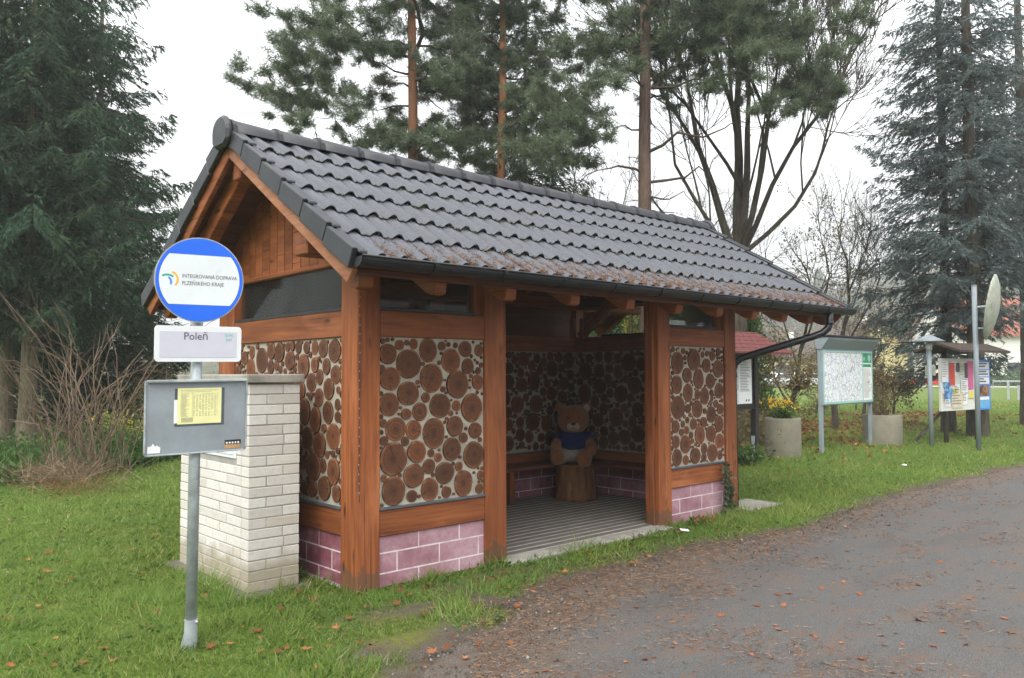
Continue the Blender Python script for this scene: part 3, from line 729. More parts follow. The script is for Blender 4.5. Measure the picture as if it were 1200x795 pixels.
# inner braces at the far gable
for (p, q) in (((4.78, 2.2, 2.08), (4.78, 1.42, 2.72)),):
    b = MB(); b.bar(p, q, .09, .11); part(b, 'brace', W)
for (x0, y0) in ((4.62, 2.20), (4.70, 2.10)):
    b = MB(); b.box(x0, x0+.06, y0, y0+.06, 2.05, 2.32); part(b, 'brace_block', W)
# barge boards
for xa, xb in ((-.448, -.408), (6.218, 6.258)):
    for fr in (True, False):
        o, wd = -.035, .165
        q = [(-.655, zt(-.655)+o-.005), (-.675, zt(-.675)+o-.07), (-.60, zt(-.60)+o-wd*1.16), (1.26, zt(1.2599)+o-wd*1.19), (1.26, zt(1.2599)+o)]
        if not fr: q = [(2.52-p[0], p[1]) for p in q]
        b = MB(); b.prism(q, 0, xa, xb); part(b, 'bargeboard', WP if xa < 0 and fr else W, bevel=.005)
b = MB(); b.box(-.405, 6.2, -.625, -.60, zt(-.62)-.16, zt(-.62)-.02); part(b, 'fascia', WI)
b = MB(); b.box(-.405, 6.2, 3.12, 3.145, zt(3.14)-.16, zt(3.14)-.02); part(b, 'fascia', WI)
# tiles ------------------------------------------------------------
XA, XB, PER = -.44, 6.25, .1755
xs = np.arange(XA, XB+.001, PER/14)
def prof(x):
    u = np.abs((((x-XA)/PER)+.5) % 1-.5)
    return .031*np.power(np.maximum(0, np.cos(np.pi*np.minimum(u, .3)/.6)), .85)+.005*np.exp(-((u-.5)/.07)**2)
slen = 1.95; ncr = 6; ex = slen/ncr
for fr in (True, False):
    b = MB(); hh = prof(xs)
    nl = np.array([0, -SL, 1.]); nl /= np.linalg.norm(nl)
    for k in range(ncr):
        ya, yb = -.715+k*ex, min(-.715+(k+1)*ex+.03, 1.25)
        rnd = [random.uniform(-.004, .004) for _ in range(60)]; tn = [random.random() for _ in range(60)]
        for i in range(len(xs)-1):
            c = int((xs[i]-XA+.02)/(PER*2)); jit = rnd[c]
            def P(x, h, y, lift): 
                yy = y+jit; p = np.array([x, yy, 2.36+(yy+.68)*SL])+nl*(h+lift)
                if not fr: p[1] = 2.52-p[1]
                return p
            x0, x1, h0, h1 = xs[i], xs[i+1], hh[i], hh[i+1]
            vs = [P(x0, h0*1.3, ya, -.005), P(x1, h1*1.3, ya, -.005), P(x0, h0*1.3, ya, .004), P(x1, h1*1.3, ya, .004), P(x0, h0*1.28, ya+.010, .009), P(x1, h1*1.28, ya+.010, .009), P(x0, h0*.58, yb, -.008), P(x1, h1*.58, yb, -.008)]
            fs = [(0, 1, 3, 2), (2, 3, 5, 4), (4, 5, 7, 6)]
            if not fr: fs = [f[::-1] for f in fs]
            b.add(vs, fs, None, 0, tn[c], True)
    o = part(b, 'tiled_roof', M['tile'], bevel=0)
    o.data.set_sharp_from_angle(angle=R(50))
    b = MB()                                # underlay closing the roof below the tiles
    q = [(-.66, zt(-.66)-.03), (1.25, zt(1.25)-.03), (1.25, zt(1.25)-.012), (-.66, zt(-.66)-.012)]
    if not fr: q = [(2.52-p[0], p[1]) for p in q]
    b.prism(q, 0, -.42, 6.22); part(b, 'underlay', M['black'], bevel=0)
for xa, xb, s in ((-.492, -.452, 1), (6.262, 6.302, -1)):
    for fr in (True, False):
        for k in range(ncr):
            ya, yb = -.73+k*ex, -.73+(k+1)*ex+.005; yb = min(yb, 1.25)
            q = [(ya, zt(ya)-.062), (yb, zt(yb)-.085), (yb, zt(yb)+.034), (ya, zt(ya)+.062)]
            # flange square to the slope
            q = [(p[0]+(.045 if i in (0, 1) else -.02), p[1]) for i, p in enumerate(q)]
            q2 = [(p[0], min(p[1], 3.6)) for p in q]
            if not fr: q2 = [(2.52-p[0], p[1]) for p in q2]
            b = MB(); b.prism(q2, 0, xa, xb)
            t = [(ya-.02, zt(ya-.02)+.040), (yb-.02, zt(yb-.02)+.018), (yb-.02, zt(yb-.02)+.036), (ya-.02, zt(ya-.02)+.062)]
            if not fr: t = [(2.52-p[0], p[1]) for p in t]
            b.prism(t, 0, xb if s > 0 else xa-.07, xb+.07 if s > 0 else xa)
            part(b, 'verge_tile', M['tile_dark'], bevel=.006)
# ridge tiles
zr = zt(1.2599)
nr = 17; xr0, xr1 = -.47, 6.28; st = (xr1-xr0)/nr
def arc(r, h, n=9): return [(1.26+r*math.cos(a), zr-.045+h*math.sin(a)**.8 if math.sin(a) > 1e-6 else zr-.045) for a in np.linspace(0, math.pi, n)]
for k in range(nr):
    a, e = xr0+k*st, xr0+(k+1)*st+.035
    b = MB(); A, B_ = arc(.135, .125), arc(.118, .108); Ai, Bi = arc(.117, .107), arc(.10, .09)
    n = len(A)
    vs = [(a, *p) for p in A]+[(e, *p) for p in B_]+[(a, *p) for p in Ai]
    fs = [(i, i+1, n+i+1, n+i) for i in range(n-1)]+[(2*n+i, 2*n+i+1, i+1, i) for i in range(n-1)]
    b.add(vs, fs, None, 0, random.random(), True)
    b.prism([(1.26+(p[0]-1.26)*1.035, zr-.045+(p[1]-zr+.045)*1.04) for p in A]+[(1.26+(p[0]-1.26)*.98, zr-.045+(p[1]-zr+.045)*.98) for p in A[::-1]], 0, a, a+.03)
    part(b, 'ridge_tile', M['tile_dark'], bevel=0)
for xa, xb in ((-.535, -.475), (6.275, 6.335)):
    b = MB(); A = [(1.26+.155*math.cos(t), zr-.03+.135*math.sin(t)) for t in np.linspace(0, math.pi, 11)]
    A += [(1.26-.15, zr-.12), (1.26-.09, zr-.16), (1.26+.09, zr-.16), (1.26+.15, zr-.12)]
    b.prism(A, 0, xa, xb); part(b, 'ridge_cap', M['tile_dark'], bevel=.022)
# gutters and downpipe
def gutter(yc, zc, side):
    b = MB(); A = [(yc+.066*math.cos(t), zc+.066*math.sin(t)) for t in np.linspace(math.pi, 2*math.pi, 11)]
    lip = (yc-.066*side+.0, zc)
    inn = [(yc+.060*math.cos(t), zc+.060*math.sin(t)) for t in np.linspace(2*math.pi, math.pi, 11)]
    b.prism(A+inn, 0, -.46, 6.36)
    for x in (-.462, 6.354): b.prism([(yc+.066*math.cos(t), zc+.066*math.sin(t)) for t in np.linspace(math.pi, 2*math.pi, 11)], 0, x, x+.008)
    b.tube([(-.46, yc-.066, zc+.003), (6.36, yc-.066, zc+.003)], .009, 6)
    b.tube([(-.46, yc+.066, zc+.003), (6.36, yc+.066, zc+.003)], .006, 6)
    o = part(b, 'gutter', M['gutter'], bevel=0)
    for x in np.arange(.1, 6.3, .62):
        c = MB(); c.prism([(yc+.073*math.cos(t), zc+.073*math.sin(t)) for t in np.linspace(math.pi*.98, 2.02*math.pi, 11)]+[(yc+.064*math.cos(t), zc+.064*math.sin(t)) for t in np.linspace(2.02*math.pi, math.pi*.98, 11)], 0, x, x+.03)
        part(c, 'gutter_bracket', M['gutter'], o, bevel=0)
gutter(-.745, 2.335, 1); gutter(3.265, 2.335, -1)
b = MB(); b.tube([(5.80, -.745, 2.28), (5.80, -.745, 2.17), (5.79, -.73, 2.10), (5.74, -.68, 2.04), (5.66, -.60, 2.0), (5.2, -.10, 1.80), (5.12, .0, 1.76), (5.08, .05, 1.70), (5.065, .07, 1.62), (5.065, .07, .02)], .042, 12)
o = part(b, 'downpipe', M['gutter'], bevel=0)
c = MB(); c.tube([(5.80, -.745, 2.18), (5.80, -.745, 2.14)], .048, 12); c.tube([(5.065, .07, 1.60), (5.065, .07, 1.54)], .048, 12); part(c, 'pipe_collar', M['gutter'], o, bevel=0)
# fine cable with little bulbs stapled along the corner post
fl = thing('fairy_lights', 'thin string of tiny pale bulbs stapled down the corner post of the shelter', 'string lights', (.012, -.012, .62))
b = MB(); c = MB(); pts = []
for i in range(24):
    z = .05+i*.068; pts.append((random.uniform(-.004, .004), random.uniform(-.003, .002), z))
b.tube(pts, .0022, 5)
for p in pts[1:]: c.lathe([(.001, 0), (.003, .003), (.0032, .009), (.001, .013)], 6, (p[0]-.004, p[1]-.005, p[2]-.01))
b.build('cable', M['black'], fl); c.build('bulbs', M['joint'], fl)

# ------------------------------------------------------------------ inside the shelter
bt = thing('corner_bench', 'brown plank bench running round the inside corner of the shelter', 'bench', (4.55, 2.1, .048))
def loc(mb, name, mat, root, bevel=.005):
    l = root.location; mb.v = [(p[0]-l[0], p[1]-l[1], p[2]-l[2]) for p in mb.v]; return mb.build(name, mat, root, bevel)
b = MB()
for k in range(3): b.box(.22, 4.83, 1.93+k*.137, 1.93+k*.137+.13, .43, .475)
for k in range(3): b.box(4.44+k*.132, 4.44+k*.132+.126, .32, 1.925, .43, .475)
loc(b, 'seat', WI, bt)
for (x, y0) in ((.5, 1.95), (1.9, 1.95), (3.27, 1.95), (4.46, 1.85)):
    b = MB(); b.box(x, x+.08, y0, y0+.08, .048, .43); loc(b, 'leg', W, bt)
b = MB(); b.box(4.46, 4.82, .34, .42, .048, .43); loc(b, 'leg', W, bt)
stp = thing('tree_stump', 'upright log round standing on the shelter floor below the teddy bear', 'stump', (4.23, 1.81, .042))
b = MB(); b.lathe([(.268, 0), (.262, .03), (.252, .15), (.246, .30), (.240, .41)], 40, wob=.06); b.build('trunk', M['bark_stump'], stp)
b = MB(); b.lathe([(.232, .408), (.225, .418), (.1, .419), (.001, .4195)], 40, wob=.06); b.build('cut_face', M['stump_top'], stp)

# teddy bear: facing the camera, sitting on the stump and leaning into the corner
td = thing('teddy_bear', 'large brown teddy bear in a navy shirt sitting on the log round', 'teddy bear', (4.32, 1.92, .462), R(-46-90+90)); td.scale = (1.1, 1.1, 1.1)
def blob(list_, name, mat, parent, voxel=.014, smooth=6):
    bm = bmesh.new()
    for (c, r, sc, rot) in list_:
        mt = Matrix.Translation(c) @ Matrix.Rotation(rot[0], 4, rot[1]) @ Matrix.Diagonal((*sc, 1)) if rot else Matrix.Translation(c) @ Matrix.Diagonal((*sc, 1))
        bmesh.ops.create_icosphere(bm, subdivisions=3, radius=r, matrix=mt)
    me = bpy.data.meshes.new(name); bm.to_mesh(me); bm.free()
    o = link(name, me, mat, parent)
    md = o.modifiers.new('join', 'REMESH'); md.mode = 'VOXEL'; md.voxel_size = voxel; md.use_smooth_shade = True
    s2 = o.modifiers.new('soft', 'SMOOTH'); s2.iterations = smooth; s2.factor = .5
    return o
# local: -y is towards the viewer
blob([((0, .02, .17), .155, (1.05, .85, 1.15), None), ((0, .0, .30), .12, (1.05, .85, 1), None),
      ((0, -.02, .50), .172, (1.10, .95, .98), None), ((0, -.11, .45), .10, (1.1, 1, .85), None),
      ((-.155, .02, .635), .062, (1, .55, 1), None), ((.155, .02, .635), .062, (1, .55, 1), None),
      ((-.17, -.03, .27), .062, (1, 1, 1.2), None), ((-.205, -.08, .20), .060, (1, 1, 1.1), None), ((-.21, -.13, .165), .064, (1, 1, 1), None),
      ((.17, -.03, .27), .062, (1, 1, 1.2), None), ((.205, -.08, .20), .060, (1, 1, 1.1), None), ((.20, -.13, .15), .064, (1, 1, 1), None),
      ((-.12, -.08, .085), .085, (1, 1.2, .95), None), ((-.165, -.19, .085), .08, (1, 1.2, 1), None), ((-.185, -.26, .095), .088, (1, .8, 1.15), None),
      ((.12, -.08, .08), .085, (1, 1.2, .95), None), ((.12, -.20, .07), .08, (1, 1.2, 1), None), ((.115, -.28, .075), .088, (1, .8, 1.15), None)], 'body', M['fur'], td)
blob([((0, -.175, .435), .062, (1.2, .75, .85), None), ((-.03, -.175, .42), .045, (1, .9, .8), None), ((.03, -.175, .42), .045, (1, .9, .8), None)], 'muzzle', M['fur_pale'], td, .01, 4)
for s in (-1, 1):
    blob([((s*.155, -.018, .635), .042, (1, .35, 1), None)], 'inner_ear', M['fur_pale'] if s > 0 else M['fur'], td, .008, 3)
    b = MB(); b.lathe([(.001, -.014), (.010, -.010), (.0135, 0), (.010, .010), (.001, .014)], 14, (s*.062, -.178, .525)); b.build('eye', M['nose'], td)
b = MB(); b.lathe([(.001, -.018), (.022, -.012), (.03, .002), (.026, .014), (.001, .02)], 16, (0, -.222, .458)); b.build('nose', M['nose'], td)
b = MB()
for s in (-1, 1): b.tube([(0, -.224, .437), (0, -.226, .415), (s*.018, -.222, .402), (s*.036, -.208, .402)], .0035, 6)
b.build('mouth', M['nose'], td)
blob([((0, .02, .22), .165, (1.07, .88, .95), None), ((0, .0, .31), .130, (1.06, .88, 1), None), ((-.165, -.02, .285), .072, (1, 1, 1), None), ((.165, -.02, .285), .072, (1, 1, 1), None)], 'shirt', M['navy'], td)
blob([((0, .01, .10), .17, (1.03, .9, .62), None), ((-.125, -.09, .09), .094, (1, 1.2, .95), None), ((.122, -.09, .085), .094, (1, 1.2, .95), None), ((-.16, -.16, .088), .088, (1, .7, 1), None), ((.122, -.16, .078), .088, (1, .7, 1), None)], 'shorts', M['cloth'], td)
for p in ((-.188, -.322, .10), (.115, -.342, .08)):
    blob([(p, .062, (1, .22, 1.15), None)], 'foot_pad', M['fur'], td, .009, 3)

# ------------------------------------------------------------------ brick meter cabinet
cb = thing('meter_cabinet', 'cream brick utility pillar with a concrete cap beside the shelter gable', 'brick pillar', (-.40, 1.15, 0))
b = MB(); b.box(-.70, -.10, .40, 1.93, -.05, .025); loc(b, 'base_slab', M['slab_dirty'], cb, .01)
b = MB(); b.box(-.596, -.204, .494, 1.815, .02, 1.53); loc(b, 'core', M['joint'], cb, 0)
b = MB(); zc = .03; row = 0; ch = .0668; jt = .0082
def brick(x0, x1, y0, y1):
    j = lambda: random.uniform(-.0015, .0015)
    b.box(x0+j(), x1+j(), y0+j(), y1+j(), zc+j()*.5, zc+ch+j()*.5)
while zc < 1.50:
    e = row % 2
    # front face (y = .49): long+short or short+long
    cut = -.60+(.262 if e else .134)
    if row % 5 == 4 and e == 0: brick(-.60, -.33, .49, .61); brick(-.33+jt, -.20, .49, .61)
    else:
        brick(-.60, cut, .49, .61); brick(cut+jt, -.20, .49, .61)
    # left face (x = -.60)
    y = .61+jt if not e else .61+jt
    L = [.125] if e else []
    while y < 1.82-.02:
        ln = L.pop() if L else .252
        y1 = min(y+ln, 1.82); 
        if 1.82-y1 < .05: y1 = 1.82
        # opening of the door
        if zc+ch > .965 and zc < 1.47 and y1 > .72 and y < 1.45:
            if y < .70: brick(-.60, -.48, y, .70)
            if y1 > 1.45: brick(-.60, -.48, 1.45, y1)
        else: brick(-.60, -.48, y, y1)
        y = y1+jt
    # right and back faces, plainer
    brick(-.32, -.20, .61+jt, 1.20); brick(-.32, -.20, 1.20+jt, 1.82); brick(-.48+jt, -.32-jt, 1.70, 1.82)
    zc += ch+jt; row += 1
loc(b, 'brickwork', M['cream'], cb, .003)
b = MB(); b.box(-.628, -.172, .462, 1.848, 1.535, 1.60); loc(b, 'cap', M['concrete'], cb, .008)
b = MB(); b.box(-.606, -.585, .71, 1.44, .972, 1.462); o = loc(b, 'door', M['white_metal'], cb, .004)
b = MB(); b.box(-.612, -.606, .74, 1.41, 1.0, 1.435); l_ = cb.location; b.v = [(p[0]-l_[0], p[1]-l_[1], p[2]-l_[2]) for p in b.v]; b.build('door_panel', M['white_metal'], o, .003)
for (p, r, lab) in ((at(243, 679, 5.93), .038, 'larger'), (at(254.5, 687, 5.83), .036, 'smaller')):
    t = thing('pebble', f'white pebble on the brick pillar slab, {"farther from" if lab=="larger" else "nearer"} its front corner', 'pebble', (p[0], p[1], .026))
    b = MB(); b.lathe([(r*.6, 0), (r, .010), (r*.85, .024), (r*.3, .032), (.001, .033)], 14, wob=.25); b.build('stone', M['ash'], t)

# ------------------------------------------------------------------ bus stop sign
B0 = Vector((-1.31, -.33, -.02)); T0 = Vector(at(233.2, 284, 4.64))
zax = (T0-B0).normalized(); vf = (Vector(CAM)-B0); vf.z = 0; vf.normalize()
yax = (-vf - zax*(-vf).dot(zax)).normalized(); xax = yax.cross(zax)
sg = thing('bus_stop_sign', 'leaning bus stop pole with round blue and white sign, name plate and grey timetable board', 'bus stop sign')
sg.matrix_world = Matrix((( xax.x, yax.x, zax.x, B0.x), (xax.y, yax.y, zax.y, B0.y), (xax.z, yax.z, zax.z, B0.z), (0, 0, 0, 1)))
b = MB(); b.tube([(0, 0, 0), (0, 0, 2.36)], .0315, 20); b.build('pole', M['galv'], sg)
b = MB(); b.tube([(0, 0, -.03), (0, 0, .20)], .0365, 20, smooth=False); b.prism([(-.075, -.03), (-.03, -.03), (-.03, .14)], 1, -.012, .012); b.tube([(.03, -.04, .197), (.03, -.056, .197)], .010, 6); b.build('ground_sleeve', M['galv'], sg)
def rotz(mb, ang, c=(0, 0)):
    ca, sa = math.cos(ang), math.sin(ang)
    mb.v = [((p[0]-c[0])*ca-(p[1]-c[1])*sa+c[0], (p[0]-c[0])*sa+(p[1]-c[1])*ca+c[1], p[2]) for p in mb.v]; return mb
def put_text(body, size, x, y, z, mat, parent, ang, sx=1., align='LEFT', name='lettering'):
    me = text_mesh(body, size, align)
    ca, sa = math.cos(ang), math.sin(ang)
    n = len(me.vertices); co = np.empty(n*3, np.float32); me.vertices.foreach_get('co', co); co = co.reshape(-1, 3)
    X_, Z_ = co[:, 0]*sx+x, co[:, 1]+z; Y_ = np.full(n, y)
    out = np.stack([X_*ca-Y_*sa, X_*sa+Y_*ca, Z_], 1).astype(np.float32); me.vertices.foreach_set('co', out.ravel()); me.update()
    return link(name, me, mat, parent)
# round plate
A1 = R(10); zc = (at(233.5, 329, 4.64)[2]-B0.z)/zax.z; RR = .243
b = MB(); b.tube([(0, -.058, zc), (0, -.048, zc)], RR, 64, smooth=False); rotz(b, A1); rs = b.build('round_sign', M['galv'], sg)
b = MB(); b.disc((0, -.0595, zc), (1, 0, 0), (0, 0, 1), RR*.975, 64); rotz(b, A1); b.build('blue_face', M['sign_blue'], rs)
h = .142; r2 = RR*.90
pts = []
for t in np.linspace(-math.asin(h/r2), math.asin(h/r2), 15): pts.append((r2*math.cos(t), r2*math.sin(t)))
for t in np.linspace(math.pi-math.asin(h/r2), math.pi+math.asin(h/r2), 15): pts.append((r2*math.cos(t), r2*math.sin(t)))
b = MB(); b.add([(p[0], -.0607, zc+p[1]) for p in pts], [tuple(range(len(pts)))]); rotz(b, A1); b.build('white_field', M['sign_white'], rs)
put_text('INTEGROVANÁ DOPRAVA', .0305, -.098, -.0617, zc+.0095, M['ink'], rs, A1, .83)
put_text('PLZEŇSKÉHO KRAJE', .0305, -.098, -.0617, zc-.031, M['ink'], rs, A1, .83)
def arcstrip(cx, cz, r, w0, a0, a1, mat, name):
    b = MB(); n = 16; vs = []
    for i in range(n+1):
        a = a0+(a1-a0)*i/n; ww = w0*(1-.25*abs(i/n-.5))
        vs += [(cx+(r-ww/2)*math.cos(a), -.0617, zc+cz+(r-ww/2)*math.sin(a)), (cx+(r+ww/2)*math.cos(a), -.0617, zc+cz+(r+ww/2)*math.sin(a))]
    b.add(vs, [(2*i, 2*i+1, 2*i+3, 2*i+2) for i in range(n)]); rotz(b, A1); b.build(name, mat, rs)
arcstrip(-.163, -.003, .043, .0115, R(75), R(-48), M['logo_yellow'], 'yellow_arc')
arcstrip(-.176, -.030, .052, .0105, R(120), R(52), M['logo_green'], 'green_arc')
arcstrip(-.185, -.018, .030, .0105, R(62), R(-28), M['logo_blue'], 'blue_arc')
# name plate
def rrect(w, h, r, n=6):
    out = []
    for (sx, sy, a0) in ((1, 1, 0), (-1, 1, 90), (-1, -1, 180), (1, -1, 270)):
        for i in range(n+1):
            a = R(a0+90*i/n); out.append((sx*(w/2-r)+r*math.cos(a), sy*(h/2-r)+r*math.sin(a)))
    return out
A2 = R(12); zc2 = (at(230, 403, 4.64)[2]-B0.z)/zax.z
b = MB(); b.prism([(p[0], p[1]+zc2) for p in rrect(.474, .205, .022)], 1, -.056, -.042); rotz(b, A2); npl = b.build('name_plate', M['white'], sg)
b = MB(); b.add([(p[0], -.0575, p[1]+zc2-.004) for p in rrect(.422, .148, .006)], [tuple(range(28))]); rotz(b, A2); b.build('plate_face', M['plate'], npl)
put_text('Poleň', .060, -.018, -.0585, zc2+.024, M['ink'], npl, A2, .96, 'CENTER')
put_text('IDPK', .022, .142, -.0585, zc2+.044, M['teal'], npl, A2, 1.0); put_text('047', .022, .148, -.0585, zc2+.018, M['teal'], npl, A2, 1.1)
# timetable board
A3 = R(17); zc3 = (at(227, 487.5, 4.64)[2]-B0.z)/zax.z; bw, bh = .575, .425
b = MB(); b.prism([(p[0]-.004, p[1]+zc3) for p in rrect(bw, bh, .018)], 1, -.050, -.042); rotz(b, A3); tb = b.build('timetable_board', M['board_grey'], sg)
b = MB()
for (x0, x1, z0, z1) in ((-bw/2-.004, bw/2-.004, bh/2-.012, bh/2+.002),): b.box(x0+.01, x1-.01, -.074, -.050, zc3+z0, zc3+z1)
b.box(-bw/2-.004, -bw/2+.005, -.058, -.0505, zc3-bh/2+.02, zc3+bh/2-.02); b.box(bw/2-.013, bw/2-.004, -.058, -.0505, zc3-bh/2+.02, zc3+bh/2-.02); b.box(-bw/2+.015, bw/2-.022, -.058, -.0505, zc3-bh/2, zc3-bh/2+.009)
rotz(b, A3); b.build('rim', M['galv'], tb, .002)
b = MB(); b.box(-.130, .148, -.0515, -.0505, zc3-.052, zc3+.164); rotz(b, A3); b.build('plastic_sleeve', M['flash'], tb)
b = MB(); b.box(-.135, .12, -.0525, -.0517, zc3-.033, zc3+.10); rotz(b, A3); b.build('white_sheet', M['paper'], tb)
b = MB(); b.box(-.116, .130, -.0540, -.0529, zc3-.040, zc3+.165); rotz(b, A3); ts = b.build('timetable_sheet', M['yellow'], tb)
b = MB()
def q(x0, x1, z0, z1): b.add([(x0, -.0546, zc3+z0), (x1, -.0546, zc3+z0), (x1, -.0546, zc3+z1), (x0, -.0546, zc3+z1)], [(0, 1, 2, 3)])
q(-.10, .11, .1515, .1535); q(-.10, .07, .143, .1445)
for i in range(24):
    z = .132-i*.0058
    if z < .0: break
    q(-.095, -.095+random.uniform(.02, .045), z, z+.0022)
    for j in range(8):
        if random.random() < .85: q(-.03+j*.017, -.03+j*.017+random.uniform(.006, .012), z, z+.0022)
for i in range(6): q(-.095, -.03, -.006-i*.0046, -.0035-i*.0046)
for x in (-.098, -.035, .105): q(x, x+.0012, .0, .140)
rotz(b, A3); b.build('print', M['ink_soft'], ts)
b = MB(); b.prism([(-.272, zc3-.195), (-.205, zc3-.195), (-.203, zc3-.165), (-.222, zc3-.152), (-.231, zc3-.158), (-.243, zc3-.140), (-.252, zc3-.155), (-.271, zc3-.158)], 1, -.0512, -.0504); rotz(b, A3); b.build('torn_sticker', M['paper'], tb)
b = MB(); b.box(.155, .25, -.0516, -.0505, zc3-.196, zc3-.145); rotz(b, A3); st_ = b.build('sticker', M['tan'], tb)
b = MB(); b.box(.155, .25, -.0522, -.0517, zc3-.171, zc3-.145); rotz(b, A3); b.build('dark_band', M['black'], st_)
b = MB()
for i in range(5): b.add([(.162+i*.017, -.0526, zc3-.167), (.172+i*.017, -.0526, zc3-.167), (.172+i*.017, -.0526, zc3-.157), (.162+i*.017, -.0526, zc3-.157)], [(0, 1, 2, 3)])
rotz(b, A3); b.build('marks', M['paper'], st_)
for z in (zc+.12, zc-.12, zc2, zc3+.12, zc3-.12):
    b = MB(); b.tube([(0, 0, z-.012), (0, 0, z+.012)], .037, 16); b.box(-.04, .04, -.036, -.02, z-.010, z+.010); b.build('clamp', M['galv'], sg, .002)
rv = np.array([math.sin(YAW), -math.cos(YAW), 0]); fv = np.array([math.cos(YAW), math.sin(YAW), 0])
# ------------------------------------------------------------------ boards and posts on the verge
mb_ = thing('map_board', 'grey metal display board with a large area map on two thin legs', 'map board', (13.1, 2.5, 0))
xl, xr = 12.02-13.1, 14.22-13.1
for x in (xl, xr):
    b = MB(); b.box(x-.035, x+.035, -.03, .04, -.05, 2.05); b.build('leg', M['steel_blue'], mb_, .004)
b = MB(); b.box(xl-.04, xr+.04, -.055, .03, .93, 2.06); cab_ = b.build('case', M['steel_blue'], mb_, .006)
b = MB(); b.prism([(-.055, 2.04), (-.20, 2.235), (-.21, 2.275), (.10, 2.285), (.04, 2.04)], 0, xl-.06, xr+.06); b.build('hood', M['steel_blue'], mb_, .004)
b = MB(); b.box(xl-.09, xr+.09, -.24, .13, 2.285, 2.32); b.build('roof', M['black'], mb_, .006)
b = MB()
for (x0, x1, z0, z1) in ((xl, xr, .955, 1.0), (xl, xr, 1.985, 2.015), (xl, xl+.03, 1.0, 1.985), (xr-.03, xr, 1.0, 1.985)): b.box(x0, x1, -.068, -.055, z0, z1)
b.build('frame', M['mint'], mb_)
def sheet(mb, x0, x1, z0, z1, y, sx=1.):
    mb.add([(x0, y, z0), (x1, y, z0), (x1, y, z1), (x0, y, z1)], [(0, 1, 2, 3)], [[(0, 0), ((x1-x0)*sx, 0), ((x1-x0)*sx, (z1-z0)*sx), (0, (z1-z0)*sx)]])
xs_ = xl+.03+(xr-xl-.06)*.80
b = MB(); sheet(b, xl+.03, xs_-.01, 1.0, 1.985, -.0575); b.build('map', M['map'], mb_)
b = MB(); sheet(b, xs_+.01, xr-.03, 1.0, 1.985, -.0575); lg = b.build('legend', M['paper'], mb_)
b = MB(); b.box(xs_-.012, xs_+.012, -.066, -.0555, 1.0, 1.985); b.build('divider', M['mint'], mb_)
b = MB(); sheet(b, xs_+.01, xr-.03, 1.78, 1.985, -.0588); sheet(b, xs_+.03, xr-.05, 1.69, 1.755, -.0588); b.build('green_header', M['green_print'], lg)
b = MB(); b.disc((xr-.13, -.0595, 1.885), (1, 0, 0), (0, 0, 1), .075, 24); sheet(b, xs_+.05, xs_+.12, 1.83, 1.90, -.0595); b.build('emblem', M['mint'], lg)
b = MB()
for i in range(26): sheet(b, xs_+.04, xs_+.04+random.uniform(.22, .36), 1.65-i*.024, 1.658-i*.024, -.0588)
b.build('print', M['ink_soft'], lg)

ib = thing('roofed_notice_board', 'black timber notice board under a small red shingled roof behind the shelter', 'notice board', (8.6, 2.5, 0))
for x in (-.95, .98):
    b = MB(); b.box(x-.055, x+.055, -.055, .055, -.05, 2.0); b.build('post', M['dark_wood'], ib, .006)
    b = MB(); b.box(x-.075, x-.058, -.03, .03, -.05, .48); b.build('post_anchor', M['galv'], ib)
b = MB(); b.box(-.90, .93, -.02, .03, .95, 1.92); b.build('backboard', M['dark_wood'], ib)
b = MB(); b.box(-.895, .925, -.035, -.02, .95, 1.02); b.box(-.895, .925, -.035, -.02, 1.86, 1.92); b.build('frame', M['dark_wood'], ib)
b = MB(); sheet(b, -.85, .0, 1.05, 1.84, -.0225); sheet(b, .04, .86, 1.05, 1.84, -.0225); ms = b.build('map_sheet', M['map'], ib)
b = MB(); sheet(b, .45, .86, 1.05, 1.84, -.024); b.build('text_sheet', M['paper'], ms)
b = MB()
for i in range(20): sheet(b, .49, .49+random.uniform(.2, .33), 1.78-i*.027, 1.789-i*.027, -.0252)
sheet(b, .66, .70, 1.09, 1.125, -.0252); sheet(b, .74, .78, 1.09, 1.125, -.0252)
b.build('print', M['ink'], ms)
def gable_roof(parent, x0, x1, y0, y1, ze, zr, mat, th=.04, name='roof', xi=0.):
    b = MB(); ym = (y0+y1)/2
    for (ya, yb, za, zb) in ((y0, ym, ze, zr), (ym, y1, zr, ze)):
        L = math.hypot(yb-ya, zb-za)
        lo = (x0, x1) if za < zb else (x0+xi, x1-xi); hi = (x0+xi, x1-xi) if za < zb else (x0, x1)
        vs = [(lo[0], ya, za), (lo[1], ya, za), (hi[1], yb, zb), (hi[0], yb, zb)]
        vs += [(p[0], p[1], p[2]-th) for p in vs]
        fs = [(0, 1, 2, 3), (7, 6, 5, 4), (0, 4, 5, 1), (1, 5, 6, 2), (2, 6, 7, 3), (3, 7, 4, 0)]
        uvs = [[(lo[0], 0), (lo[1], 0), (hi[1], L), (hi[0], L)]]+[[(0, 0), (.1, 0), (.1, .1), (0, .1)]]*5
        b.add(vs, fs, uvs)
    return b.build(name, mat, parent)
gable_roof(ib, -1.35, 1.42, -.52, .52, 1.93, 2.30, M['red_shingle'], .03, xi=.32)
b = MB(); b.box(-1.2, 1.27, -.05, .05, 1.90, 1.99); b.build('beam', M['dark_wood'], ib)

